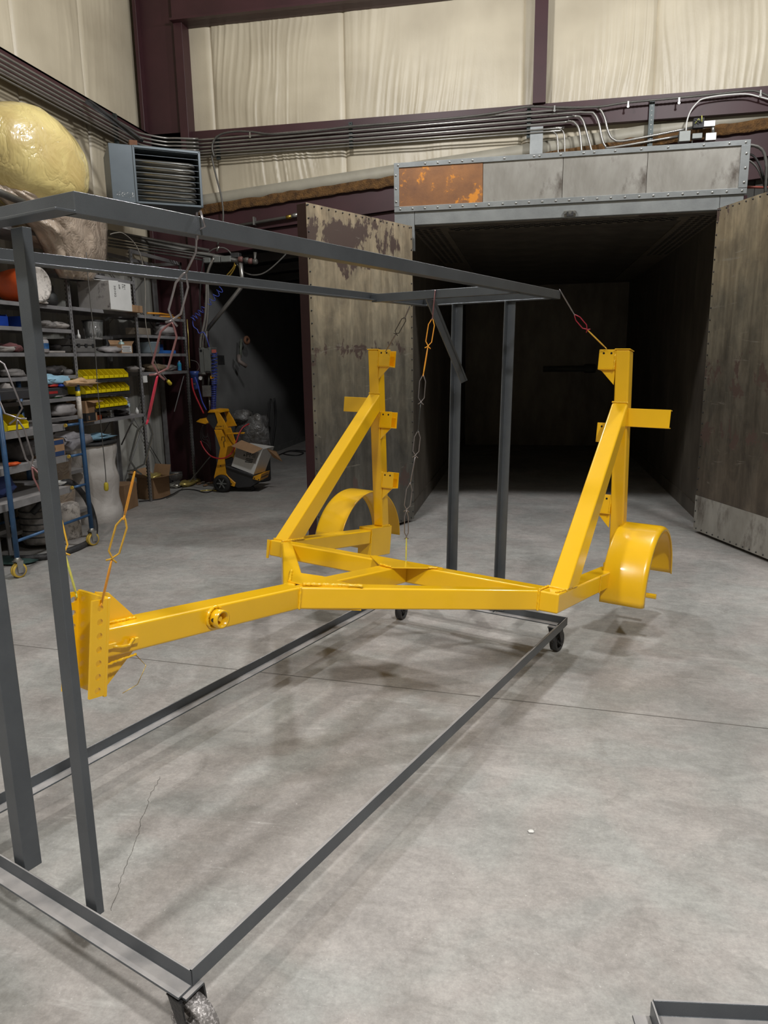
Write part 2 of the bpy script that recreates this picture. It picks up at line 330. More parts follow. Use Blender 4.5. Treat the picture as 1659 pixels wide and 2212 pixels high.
# ------------------------------------------------------------------ mesh builder
class MB:
    def __init__(s): s.v = []; s.f = []; s.sm = []
    def quad_prism(s, A, B, smooth=False):      # A, B: matching rings of points
        n = len(A); o = len(s.v); s.v += [V(p) for p in A]+[V(p) for p in B]
        s.f.append(tuple(o+i for i in reversed(range(n)))); s.sm.append(False)
        s.f.append(tuple(o+n+i for i in range(n))); s.sm.append(False)
        for i in range(n):
            j = (i+1) % n; s.f.append((o+i, o+j, o+n+j, o+n+i)); s.sm.append(smooth)
        return s
    def prism(s, pts, d, smooth=False):
        d = V(d); P = [V(p) for p in pts]; return s.quad_prism(P, [p+d for p in P], smooth)
    def box(s, c, size, ax=None):
        c = V(c); x, y, z = (V(a) for a in (ax or ((1, 0, 0), (0, 1, 0), (0, 0, 1)))); a, b, d = [k/2 for k in size]
        q = [c-x*a-y*b-z*d, c+x*a-y*b-z*d, c+x*a+y*b-z*d, c-x*a+y*b-z*d]
        return s.prism(q, z*(2*d))
    def bb(s, lo, hi):
        lo, hi = V(lo), V(hi); return s.box((lo+hi)/2, tuple(hi-lo))
    def angle(s, p0, p1, da, db, size=.046, t=.006, s2=None):   # L-section from p0 to p1, heel on the line
        p0, p1 = V(p0), V(p1); da, db = V(da), V(db); s2 = s2 or size
        r = [V((0, 0, 0)), da*size, da*size+db*t, da*t+db*t, da*t+db*s2, db*s2]
        A = [p0+k for k in r]; B = [p1+k for k in r]
        o = len(s.v); s.v += A+B
        for i in range(6):
            j = (i+1) % 6; s.f.append((o+i, o+j, o+6+j, o+6+i)); s.sm.append(False)
        for b_, rv in ((0, True), (6, False)):
            for q in ((0, 1, 2, 3), (0, 3, 4, 5)):
                q = tuple(o+b_+k for k in q); s.f.append(q[::-1] if rv else q); s.sm.append(False)
        return s
    def tube(s, pts, r, n=8, cap=True, closed=False, radii=None):
        P = [V(p) for p in pts]; m = len(P); o = len(s.v); prev = None
        for i in range(m):
            if closed: t = (P[(i+1) % m]-P[i-1])
            else: t = P[min(i+1, m-1)]-P[max(i-1, 0)]
            t = t.normalized() if t.length > 1e-9 else V((0, 0, 1))
            if prev is None:
                a = V((0, 0, 1)) if abs(t.z) < .9 else V((1, 0, 0)); nn = (a-t*a.dot(t)).normalized()
            else:
                nn = prev-t*prev.dot(t); nn = nn.normalized() if nn.length > 1e-6 else V((1, 0, 0))
            prev = nn; bn = t.cross(nn); rr = radii[i] if radii else r
            for k in range(n):
                a = 2*PI*k/n; s.v.append(P[i]+(nn*math.cos(a)+bn*math.sin(a))*rr)
        for i in range(m if closed else m-1):
            i2 = (i+1) % m
            for k in range(n):
                k2 = (k+1) % n; s.f.append((o+i*n+k, o+i*n+k2, o+i2*n+k2, o+i2*n+k)); s.sm.append(True)
        if cap and not closed:
            s.f.append(tuple(o+k for k in reversed(range(n)))); s.sm.append(False)
            s.f.append(tuple(o+(m-1)*n+k for k in range(n))); s.sm.append(False)
        return s
    def lathe(s, c, axis, prof, n=20, cap=True):   # prof: (radius, height) along axis
        ax = V(axis).normalized(); a = V((0, 0, 1)) if abs(ax.z) < .9 else V((1, 0, 0)); e1 = (a-ax*a.dot(ax)).normalized(); e2 = ax.cross(e1); c = V(c); o = len(s.v)
        for r, h in prof:
            for k in range(n):
                t = 2*PI*k/n; s.v.append(c+ax*h+(e1*math.cos(t)+e2*math.sin(t))*r)
        for i in range(len(prof)-1):
            for k in range(n):
                k2 = (k+1) % n; s.f.append((o+i*n+k, o+i*n+k2, o+(i+1)*n+k2, o+(i+1)*n+k)); s.sm.append(True)
        if cap:
            s.f.append(tuple(o+k for k in reversed(range(n)))); s.sm.append(False)
            q = o+(len(prof)-1)*n; s.f.append(tuple(q+k for k in range(n))); s.sm.append(False)
        return s
    def dome(s, c, nrm, r, h=.5, n=6):
        return s.lathe(c, nrm, [(r, 0), (r*.8, r*h*.7), (r*.3, r*h)], n)
    def lump(s, c, size, seed=0, amp=.25, fr=2.2, n=14, m=9, sq=1.0, ax=None, flat=None):
        c = V(c); o = len(s.v); x, y, z = (V(a) for a in (ax or ((1, 0, 0), (0, 1, 0), (0, 0, 1))))
        def P(d):
            k = 1+amp*noise.noise(V(d)*fr+V((seed*3.7, seed*1.3, seed)))+amp*.45*noise.noise(V(d)*fr*2.7+V((seed, 9, seed)))
            q = [math.copysign(abs(t)**sq, t) for t in d]
            zz = q[2]*size[2]*k
            if flat is not None: zz = max(zz, -flat*size[2])
            return c+x*(q[0]*size[0]*k)+y*(q[1]*size[1]*k)+z*zz
        s.v.append(P((0, 0, -1)))
        for i in range(1, m):
            ph = PI*i/m-PI/2
            for k in range(n):
                t = 2*PI*k/n; s.v.append(P((math.cos(ph)*math.cos(t), math.cos(ph)*math.sin(t), math.sin(ph))))
        s.v.append(P((0, 0, 1))); e = len(s.v)-1
        for k in range(n):
            k2 = (k+1) % n
            s.f.append((o, o+1+k2, o+1+k)); s.sm.append(True)
            for i in range(m-2):
                a = o+1+i*n; s.f.append((a+k, a+k2, a+n+k2, a+n+k)); s.sm.append(True)
            a = o+1+(m-2)*n; s.f.append((a+k, a+k2, e)); s.sm.append(True)
        return s
    def grid(s, fn, nu, nv, smooth=True, closed_u=False):
        o = len(s.v)
        for i in range(nu+1):
            for j in range(nv+1): s.v.append(V(fn(i/nu, j/nv)))
        for i in range(nu):
            for j in range(nv):
                a = o+i*(nv+1)+j; s.f.append((a, a+nv+1, a+nv+2, a+1)); s.sm.append(smooth)
        return s
    def build(s, name, material, parent=None, bevel=0, seg=2, solid=0, sub=0, fix=True, kind=None, label=None):
        me = bpy.data.meshes.new(name)
        org = V((0, 0, 0))
        if parent is None or True:
            xs = [v for v in s.v]
            lo = V((min(v.x for v in xs), min(v.y for v in xs), min(v.z for v in xs))); hi = V((max(v.x for v in xs), max(v.y for v in xs), max(v.z for v in xs)))
            org = V(((lo.x+hi.x)/2, (lo.y+hi.y)/2, lo.z))
        base = V((0, 0, 0))
        p = parent
        while p is not None: base += p.location; p = p.parent
        me.from_pydata([tuple(v-org) for v in s.v], [], s.f)
        me.polygons.foreach_set('use_smooth', s.sm)
        if fix:
            bm = bmesh.new(); bm.from_mesh(me); bmesh.ops.recalc_face_normals(bm, faces=bm.faces); bm.to_mesh(me); bm.free()
        me.materials.append(material)
        o = bpy.data.objects.new(name, me); COL.objects.link(o); o.parent = parent; o.location = org-base
        if sub: md = o.modifiers.new('sub', 'SUBSURF'); md.levels = sub; md.render_levels = sub
        if solid: md = o.modifiers.new('solid', 'SOLIDIFY'); md.thickness = solid; md.offset = 0
        if bevel:
            md = o.modifiers.new('bevel', 'BEVEL'); md.width = bevel; md.segments = seg; md.limit_method = 'ANGLE'; md.angle_limit = rad(35); md.harden_normals = False
            if seg > 1:
                for pl in me.polygons: pl.use_smooth = True
                md.harden_normals = True
        if kind: o['kind'] = kind
        if label: o['label'] = label
        return o
def thing(name, label, cat, loc, group=None):
    o = bpy.data.objects.new(name, None); COL.objects.link(o); o.location = V(loc); o.empty_display_size = .1
    o['label'] = label; o['category'] = cat
    if group: o['group'] = group
    return o
def tag(o, label, cat, group=None):
    o['label'] = label; o['category'] = cat
    if group: o['group'] = group
    return o
def struct(o): o['kind'] = 'structure'; return o
def text(s, size, origin, xdir, ydir, material, parent, name='lettering', ext=.0006):
    cu = bpy.data.curves.new(name, 'FONT'); cu.body = s; cu.size = size; cu.extrude = ext; cu.resolution_u = 2
    to = bpy.data.objects.new('tmp', cu); me = bpy.data.meshes.new_from_object(to); bpy.data.objects.remove(to)
    me.name = name
    o = bpy.data.objects.new(name, me); me.materials.clear(); me.materials.append(material); COL.objects.link(o)
    x = V(xdir).normalized(); y = V(ydir).normalized(); y = (y-x*y.dot(x)).normalized(); z = x.cross(y)
    base = V((0, 0, 0)); p = parent
    while p is not None: base += p.location; p = p.parent
    o.parent = parent
    m4 = Matrix((x, y, z)).transposed().to_4x4(); m4.translation = V(origin)-base
    o.matrix_local = m4
    return o
def dup(root, off, label=None):
    r = root.copy(); COL.objects.link(r); r.location = root.location+V(off)
    if label: r['label'] = label
    for ch in list(root.children):
        c = ch.copy(); COL.objects.link(c); c.parent = r
        for g in list(ch.children):
            d = g.copy(); COL.objects.link(d); d.parent = c
    return r

# ================================================================== LARGE STRUCTURE
XL, YB = -5.15, 9.75        # left wall and back wall planes
XR, YF, ZC = 9.0, -7.0, 8.6
struct(MB().bb((-9, YF, -.2), (XR, 18.2, 0)).build('floor', concrete))
struct(MB().bb((XL-.3, YF, ZC), (XR+.2, 18.2, ZC+.1)).build('ceiling', mat('white_roof_liner', (0.5, 0.49, 0.45), .6)))
struct(MB().bb((XR, YF, 0), (XR+.2, 18, ZC)).build('wall_right', mat('far_wall_liner', (0.42, 0.39, 0.32), .6)))
struct(MB().bb((XL-.3, YF-.2, 0), (XR, YF, ZC)).build('wall_front', MATS['far_wall_liner']))
def tear(x): return 4.075+.083*x             # the sloping cut line of the back insulation at Y=9.7
wb = struct(MB().prism([(XL-.3, YB+.08, ZC), (XL-.3, YB+.08, tear(XL)-.0), (XR, YB+.08, tear(XR)-.0), (XR, YB+.08, ZC)], (0, .15, 0)).build('wall_back', mat('insulation_backing', (0.35, 0.31, 0.25), .8)))
wl = struct(MB().bb((XL-.35, YF, 0), (XL-.1, YB+.2, ZC)).build('wall_left', MATS['insulation_backing']))
# insulation blankets: strips with folds
def wrinkle(a, z, seed, amp=.019):
    w = noise.noise(V((a*1.1, z*.5, seed+20)))                    # where the facing is pulled into folds
    g = max(0, min(1, .35+1.9*w))
    aa = a+.10*math.sin(z*1.3+seed)+.05*noise.noise(V((a*2, z*1.2, seed)))
    r1 = 1-abs(noise.noise(V((aa*12, z*.30, seed))))*2.6
    r2 = 1-abs(noise.noise(V((aa*28, z*.5, seed+5))))*2.6
    return amp*(g*(max(0, r1)**2*.75+max(0, r2)**2*.35)+.35*noise.noise(V((a*2.5, z*.5, seed+9))))
def blanket_back(x0, x1, zlo, zhi, seed, gather=1.0):
    n = max(10, int((x1-x0)/.014))
    def fn(u, v):
        x = x0+(x1-x0)*u; lo = zlo(x) if callable(zlo) else zlo; z = lo+(zhi-lo)*v
        e = min(u, 1-u)*(x1-x0)
        puff = .03*min(1, e/.06)**.5
        return (x, YB-puff-wrinkle(x, z, seed)*gather*min(1, e/.04+.2), z)
    return MB().grid(fn, n, 36).build('insulation_blanket', insul, wb, fix=False)
xs = [-5.1, -4.1, -2.35, -.15, 1.35, 3.0, 4.6, 6.2, 7.8, 9.0]
for i in range(len(xs)-1):
    blanket_back(xs[i]-.002, xs[i+1]+.001, 4.55, 6.25, i+1)
    blanket_back(xs[i]-.002, xs[i+1]+.001, lambda x: tear(x)+.13, 4.62, i+31, 1.3)
    blanket_back(xs[i]-.002, xs[i+1]+.001, 6.2, 8.55, i+61)
def blanket_left(y0, y1, zlo, zhi, seed):
    n = max(10, int(abs(y1-y0)/.02))
    def fn(u, v):
        y = y0+(y1-y0)*u; z = zlo+(zhi-zlo)*v; e = min(u, 1-u)*abs(y1-y0)
        return (XL+.02+.03*min(1, e/.06)**.5+wrinkle(y, z, seed)*min(1, e/.04+.2), y, z)
    return MB().grid(fn, n, 30).build('insulation_blanket', insul, wl, fix=False)
ys = [9.7, 8.4, 7.2, 6.0, 4.6, 3.0, 1.0, -2, -7]
for i in range(len(ys)-1):
    blanket_left(ys[i]+.001, ys[i+1]-.002, 4.5, 8.55, i+91)
    blanket_left(ys[i]+.001, ys[i+1]-.002, 2.9, 4.62, i+111)
# corrugated liner below
def corru(u):
    t = (u*1.0) % .305; h = .028
    return 0 if t < .11 else (h*(t-.11)/.03 if t < .14 else (h if t < .235 else h*(1-(t-.235)/.07)))
prof = []
y = -7.0
while y < 9.6: prof.append(y); y += .0305
mb = MB(); A = [(XL+.12+corru(y+7), y, 0.02) for y in prof]; B = [(XL+.12+corru(y+7), y, 2.95) for y in prof]
o = len(mb.v); n = len(prof); mb.v += [V(p) for p in A+B]
for i in range(n-1): mb.f.append((i, i+1, n+i+1, n+i)); mb.sm.append(False)
mb.build('corrugated_liner', corr, wl, fix=False)
# fold band and torn fibreglass along the sloping cut
def strip(z0, z1, y0, y1, jag, seed):
    def fn(u, v):
        x = XL+(XR-XL)*u; a = tear(x)+z0+(jag*noise.noise(V((x*6, seed, 0))) if v < .5 else 0); b = tear(x)+z1+(jag*noise.noise(V((x*5, seed, 7))) if v > .5 else 0)
        return (x, y0+(y1-y0)*v, a+(b-a)*v)
    return fn
MB().grid(strip(-.0, .15, YB-.05, YB-.05, 0, 1), 200, 2).build('insulation_hem', mat('insulation_hem_vinyl', (0.36, 0.335, 0.27), .5, 0, .08, 3), wb, fix=False, solid=.02)
MB().grid(strip(-.10, .015, YB-.075, YB-.085, .03, 3), 260, 5).build('torn_edge', woodedge, wb, fix=False, solid=.03)
# maroon steel
def trim(n, mb, m=maroon, bevel=0): return struct(mb.build('trim_%d' % n, m, bevel=bevel, seg=1))
def slopebar(zt, zb, y0, y1):
    return MB().quad_prism([(XL, y0, tear(XL)+zt), (XL, y0, tear(XL)+zb), (XR, y0, tear(XR)+zb), (XR, y0, tear(XR)+zt)], [(XL, y1, tear(XL)+zt), (XL, y1, tear(XL)+zb), (XR, y1, tear(XR)+zb), (XR, y1, tear(XR)+zt)])
trim(1, slopebar(-.06, -.38, YB-.04, YB+.12))
trim(2, slopebar(-.385, -.60, YB+.02, YB+.14))
mb = MB().bb((XL, YB-.14, 4.60), (XR, YB-.06, 4.62)).bb((XL, YB-.15, 4.36), (XR, YB-.135, 4.62)).bb((XL, YB-.14, 4.36), (XR, YB-.06, 4.38))
trim(3, mb)
mb = MB().bb((XL+.1, YF, 4.60), (XL+.2, YB, 4.62)).bb((XL+.185, YF, 4.38), (XL+.2, YB, 4.62))
trim(4, mb)
# corner column: web + flanges
trim(5, MB().bb((-5.02, 9.60, 0), (-4.50, 9.72, ZC)).bb((-4.50, 9.52, 0), (-4.385, 9.75, ZC)).bb((-5.03, 9.5, 0), (-4.98, 9.75, ZC)), bevel=.004)
trim(6, MB().bb((-4.5, YB-.25, 5.86), (XR, YB-.1, 6.22)).bb((-4.5, YB-.32, 5.86), (XR, YB-.05, 5.885)))
trim(7, MB().bb((-.03, YB-.2, 4.62), (.12, YB-.08, ZC)))
trim(8, MB().bb((-.05, YB-.2, 3.9), (.10, YB-.15, 4.36)), header_blue)
# annex beyond the opening
struct(MB().bb((-4.85, 9.85, 0), (-4.65, 17.6, 3.9)).build('wall_annex_left', annexm))
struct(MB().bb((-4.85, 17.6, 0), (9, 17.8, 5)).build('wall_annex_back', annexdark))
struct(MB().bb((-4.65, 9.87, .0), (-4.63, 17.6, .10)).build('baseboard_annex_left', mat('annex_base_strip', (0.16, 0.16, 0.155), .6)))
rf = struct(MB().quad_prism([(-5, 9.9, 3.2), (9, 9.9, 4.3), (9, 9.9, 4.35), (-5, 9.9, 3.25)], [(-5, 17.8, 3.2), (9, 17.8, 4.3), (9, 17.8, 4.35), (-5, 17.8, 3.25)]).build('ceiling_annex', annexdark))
for k in range(6):
    y = 10.6+k*1.15
    MB().quad_prism([(-4.6, y, 3.05), (-1.4, y, 3.3), (-1.4, y, 3.42), (-4.6, y, 3.17)], [(-4.6, y+.06, 3.05), (-1.4, y+.06, 3.3), (-1.4, y+.06, 3.42), (-4.6, y+.06, 3.17)]).build('purlin', mat('annex_purlin', (0.07, 0.065, 0.06), .6), rf)
# right of the oven: dark corrugated wall
pr_ = MB(); x = 2.1
while x < 8.9: pr_.bb((x, YB+.12, 0), (x+.12, YB+.2, tear(x)-.3)); pr_.bb((x+.12, YB+.16, 0), (x+.24, YB+.2, tear(x)-.3)); x += .24
struct(pr_.build('wall_back_lower', mat('dark_ribbed_sheet', (0.06, 0.058, 0.052), .5, .3)))
# saw-cut joint in the slab: a thin recessed line of darker grit
def joint(A, B, w=.006):
    A, B = V(A), V(B); d = (B-A).normalized(); s = V((-d.y, d.x, 0))*w/2
    return MB().prism([A-s, A+s, B+s, B-s], (0, 0, .0008))
struct(joint((-4.6, 3.83, .0), (6, 2.95, .0)).build('trim_9', mat('joint_grit', (0.13, 0.12, 0.11), .9)))

# lamps: real high bays
LN = ['over the left side before the oven', 'over the right side before the oven', 'behind and left of the viewpoint', 'behind and right of the viewpoint', 'at the far end of the hall, left', 'at the far end of the hall, right']
for i, (x, y, e) in enumerate(LAMPS):
    t = thing('high_bay_lamp', 'round high bay lamp hanging '+LN[i], 'lamp', (x, y, LZ), 'high bay lamps over the floor')
    MB().lathe((x, y, LZ+.03), (0, 0, 1), [(.24, 0), (.26, .02), (.22, .12), (.08, .2), (.02, .22)], 20).build('housing', black, t)
    MB().tube([(x, y, LZ+.2), (x, y, ZC)], .008, 6).build('suspension_rod', iron_light, t)
    ld = bpy.data.lights.new('high_bay_light', 'POINT' if i < 2 else 'SPOT'); ld.shadow_soft_size = .17; ld.energy = e
    if i >= 2: ld.spot_size = rad(128); ld.spot_blend = .55; ld.color = (1.0, .975, .935)
    lo = bpy.data.objects.new('high_bay_light', ld); COL.objects.link(lo); lo.parent = t; lo.location = (0, 0, -.2)

# ================================================================== OVEN
OY = 7.5
ov = thing('curing_oven', 'walk-in steel curing oven with open double doors and dark interior', 'oven', (.27, OY, 0))
IX0, IX1, IZ = -1.20, 1.77, 2.99
def panels_wall(x, out, name):
    y = OY+.06; k = 0
    while y < 14.4:
        y2 = min(y+1.22, 14.4)
        MB().bb((min(x, x+out*.05), y+.003, .10), (max(x, x+out*.05), y2-.003, IZ)).build(name, oveninner, ov)
        y = y2
panels_wall(IX0, -1, 'wall_sheet'); panels_wall(IX1, 1, 'wall_sheet')
for x, s in ((IX0, 1), (IX1, -1)):
    MB().bb((min(x, x+s*.012), OY+.06, 0), (max(x, x+s*.012), 14.4, .15)).build('kick_strip', oveninner, ov)
MB().bb((IX0-.14, OY+.04, 0), (IX0-.055, 14.5, 3.1)).build('outer_wall', maroon, ov)
MB().bb((IX1+.055, OY+.04, 0), (IX1+.14, 14.5, 3.1)).build('outer_wall', maroon, ov)
MB().bb((IX0-.1, 14.4, 0), (IX1+.1, 14.5, 3.1)).build('back_sheet', oveninner, ov)
MB().bb((IX0-.14, OY+.3, 3.1), (IX1+.14, 14.5, 3.2)).build('roof_sheet', header_grey, ov)
y = OY+.2; k = 0
while y < 14.4:
    y2 = min(y+.61, 14.4)
    MB().bb((IX0, y+.002, IZ+.0), (IX1, y2-.002, IZ+.03)).build('ceiling_sheet', oveninner, ov)
    y = y2
# perforated duct faces just below the ceiling
mb = MB(); mb.bb((IX0, OY+.2, IZ-.012), (IX0+.34, 13.8, IZ-.004)); mb.bb((IX1-.34, OY+.2, IZ-.012), (IX1, 13.8, IZ-.004)); mb.bb((IX0+.34, OY+.22, IZ-.012), (IX1-.34, OY+.46, IZ-.004))
mb.build('duct_face', mat('duct_face_sheet', (0.22, 0.185, 0.14), .5, .3, .1, 4), ov)
hm = MB()
def hole(x, y, r=.026): hm.lathe((x, y, IZ-.0135), (0, 0, 1), [(r, 0), (r, .0025)], 8)  # flat black disc paints in the dark of an opening
for r in range(4):
    x = IX0+.4
    while x < IX1-.38: hole(x+(r % 2)*.05, OY+.255+r*.05, .032); x += .10
for r in range(4):
    y = OY+.27
    while y < 10.5: hole(IX0+.05+r*.07, y+(r % 2)*.05); hole(IX1-.05-r*.07, y+(r % 2)*.05); y += .1
hm.build('vent_hole', holeblack, ov, kind='stuff')
lt = fl(1180, 888, 1.55)
MB().lathe(V((.28, 14.3, 1.45)), (1, 0, 0), [(.05, 0), (.05, .85)], 12).build('interior_pipe', mat('pale_pipe', (0.10, 0.10, 0.09), .6), ov)
MB().lathe(V((1.03, 14.3, 1.45)), (1, 0, 0), [(.075, 0), (.075, .2)], 12).build('interior_pipe', MATS['pale_pipe'], ov)
# header
def yph(px, py): return yp(px, py, OY)
HX0, HX1, HZ0, HZ1 = -1.335, 1.89, 3.105, 3.555
MB().bb((HX0+.01, OY+.012, HZ0), (HX1-.01, OY+.5, HZ1-.01)).build('header_box', header_grey, ov)
sx = [HX0+.045, yp(1043, 400, OY).x, yp(1215, 400, OY).x, yp(1396, 400, OY).x, HX1-.07]
for i in range(4):
    MB().bb((sx[i]+.002, OY-.002-(.003 if i == 0 else 0), HZ0+.04), (sx[i+1]-.002, OY+.01, HZ1-.035)).build('header_panel', rust if i == 0 else header_grey, ov, bevel=.002, seg=1, label=('rust orange header panel' if i == 0 else None))
MB().bb((HX0, OY-.012, HZ1-.045), (HX1, OY, HZ1)).build('header_trim', header_blue, ov, bevel=.002, seg=1)
MB().bb((HX0, OY-.0125, HZ0), (HX1, OY, HZ0+.05)).build('header_trim', header_blue, ov, bevel=.002, seg=1)
MB().bb((HX0, OY-.015, HZ0+.05), (HX0+.05, OY, HZ1-.045)).build('header_trim', header_blue, ov, bevel=.002, seg=1)
MB().bb((HX1-.075, OY-.015, HZ0+.05), (HX1, OY, HZ1-.045)).build('header_trim', header_blue, ov, bevel=.002, seg=1)
mb = MB()
x = HX0+.06
k = 0
while x < HX1-.03:
    mb.dome((x, OY-.0125, HZ0+.025), (0, -1, 0), .011)
    if k % 2 == 0 or random.random() < .3: mb.dome((x+random.uniform(-.05, .05), OY-.012, HZ1-.022), (0, -1, 0), .011)
    x += .125+random.uniform(-.004, .006); k += 1
for z in (3.2, 3.32, 3.44): mb.dome((HX0+.02, OY-.015, z), (0, -1, 0), .011); mb.dome((HX1-.03, OY-.015, z), (0, -1, 0), .012)
mb.build('header_bolt', silver, ov, kind='stuff')
MB().bb((HX0+.2, OY-.0, IZ-.01), (HX1-.22, OY+.06, HZ0)).build('lintel', header_blue, ov, bevel=.004)
MB().bb((HX0, OY+.0, IZ-.25), (HX0+.197, OY+.05, HZ0)).build('jamb', header_blue, ov)
MB().bb((HX1-.217, OY+.0, IZ-.25), (HX1-.02, OY+.05, HZ0)).build('jamb', header_blue, ov)
MB().bb((HX0+.0, OY+.01, 0), (IX0, OY+.06, IZ)).build('jamb', ovensteel, ov); MB().bb((IX1-.0, OY+.01, 0), (HX1-.02, OY+.06, IZ)).build('jamb', ovensteel, ov)
MB().bb((IX0, OY+.06, IZ-.02), (IX1, OY+.2, HZ0)).build('lintel_inner', ovensteel, ov)
c = yp(1231, 461, OY); la = MB().bb((c.x-.055, OY-.02, c.z-.025), (c.x+.055, OY, c.z+.025)).build('door_latch', silver, ov, bevel=.004)
MB().bb((c.x-.03, OY-.045, c.z-.03), (c.x+.03, OY-.021, c.z-.012)).bb((c.x-.03, OY-.045, c.z-.012), (c.x-.015, OY-.021, c.z+.01)).bb((c.x+.015, OY-.045, c.z-.012), (c.x+.03, OY-.021, c.z+.01)).build('latch_catch', castdark, la)
for dx in (-.05, .05): MB().lathe((c.x+dx, OY-.021, c.z), (0, -1, 0), [(.012, 0), (.012, .01)], 8).build('latch_bolt', iron_light, la)
def door(A, B, th, label, sheetm, z0=.03, z1=2.96, front=1, patch=False):
    A, B = V(A), V(B); d = (B-A).normalized(); L = (B-A).length; nrm = V((d.y, -d.x, 0))*front   # nrm faces the room / camera
    def P(s, n, z): return A+d*s+nrm*n+V((0, 0, z))
    dr = MB().prism([P(0, -.004, z0), P(L, -.004, z0), P(L, -th, z0), P(0, -th, z0)], (0, 0, z1-z0)).build('door', maroon, ov, bevel=.004)
    cuts = [0, L]
    MB().prism([P(.0, 0, z0+(.34 if patch else 0)), P(L, 0, z0+(.34 if patch else 0)), P(L, -.0035, z0+(.34 if patch else 0)), P(0, -.0035, z0+(.34 if patch else 0))], (0, 0, z1-z0-(.34 if patch else 0))).build('door_sheet', sheetm, dr)
    if patch: MB().prism([P(0, .001, z0), P(L, .001, z0), P(L, -.0035, z0), P(0, -.0035, z0)], (0, 0, .338)).build('kick_sheet', header_grey, dr)
    m = MB(); k = 0
    s = .05
    while s < L: m.dome(P(s, 0, z1-.02), nrm, .008, 1.2); m.dome(P(s, 0, z0+.02), nrm, .008, 1.2); s += .09
    z = z0+.08
    while z < z1: m.dome(P(.02, 0, z), nrm, .008, 1.2); m.dome(P(L-.02, 0, z), nrm, .008, 1.2); z += .105
    m.build('door_rivet', castdark, dr, kind='stuff')
    for hz in (.5, 1.5, 2.5): MB().lathe(P(-.012, -th*.5, hz-.06), (0, 0, 1), [(.014, 0), (.014, .14)], 10).build('hinge', castdark, dr)
LH = V((-1.15, 7.44, 0)); RH = V((1.615, 7.32, 0))
lf = fl(661, 437, 2.96); lf = V((lf.x, lf.y, 0))
rf_ = fl(1659, 1208, .03); rd = (V((rf_.x, rf_.y, 0))-RH).normalized()
dl = (lf-LH).length
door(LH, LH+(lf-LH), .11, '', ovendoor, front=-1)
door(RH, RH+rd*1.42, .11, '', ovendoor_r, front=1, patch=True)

# ================================================================== RACK
HT = 2.067; HB = .209
rack = thing('rolling_rack', 'tall dark grey angle iron rolling rack the yellow frame hangs in', 'rack', rk(1.45, .58, 0))
Z = V((0, 0, 1))
def seg(name, p0, p1, da, db, size=.048, t=.0065, par=rack, s2=None, label=None):
    return MB().angle(p0, p1, da, db, size, t, s2).build(name, iron, par, bevel=.0012, seg=1, label=label)
L_, W_ = 2.916, 1.167
# bottom: vertical flange + horizontal flange at its foot
zb = HB-.048
seg('bottom_rail', rk(-.0066, 0, zb), rk(L_, 0, zb), Z, RV)                       # right
seg('bottom_rail', rk(0, W_, zb), rk(L_, W_, zb), Z, -RV)                     # left
seg('bottom_rail', rk(0, -.0, zb), rk(0, W_, zb), Z, -RU, s2=.05)                 # near end, foot outward
seg('bottom_rail', rk(L_-.0, .007, zb), rk(L_-.0, W_-.007, zb), Z, -RU)
# top
zt = HT-.046
T0, T1, U0, U1 = .204, 1.097, .031, 3.171
seg('top_rail', rk(U0-.0066, T0, zt), rk(U1+.02, T0, zt), Z, RV, .046, label='longer top rail on the room side')
seg('top_rail', rk(U0, T1, zt), rk(U1+.02, T1, zt), Z, -RV, .046)
seg('top_rail', rk(U0, T0+.001, zt), rk(U0, T1, zt), Z, -RU, .046, s2=.055)
seg('top_rail', rk(U1, T0+.008, zt), rk(U1, T1-.008, zt), Z, -RU, .046)
seg('cross_bar', rk(2.55, T0+.01, zt-.006), rk(2.55, T1-.01, zt-.006), Z, RU, .044)
# posts (heel lines lean a little, as built)
def post(b, t, da, db, size=.048, s2=None): return MB().angle(rk(*b), rk(*t), da, db, size, .0065, s2).build('post', iron, rack, bevel=.0012, seg=1)
post((.009, .39, HB-.03), (.045, .437, zt+.0), RV, RU, .048, .024)
post((.009, .733, HB-.03), (.045, .80, zt+.0), RV, RU, .055)
post((L_-.01, .446, HB-.03), (U1-.012, .515, zt+.0), -RV, -RU, .052)
post((L_-.01, .768, HB-.03), (U1-.012, .862, zt+.0), -RV, -RU, .052)
A = rk(2.50, .70, 2.015); B = rk(2.965, .70, 1.548)
d = (B-A).normalized(); s = V((d.z*RU.x*-1, d.z*RU.y*-1, d.dot(RU))) 
s = RU*(-d.z)+V((0, 0, 1))*d.dot(RU)
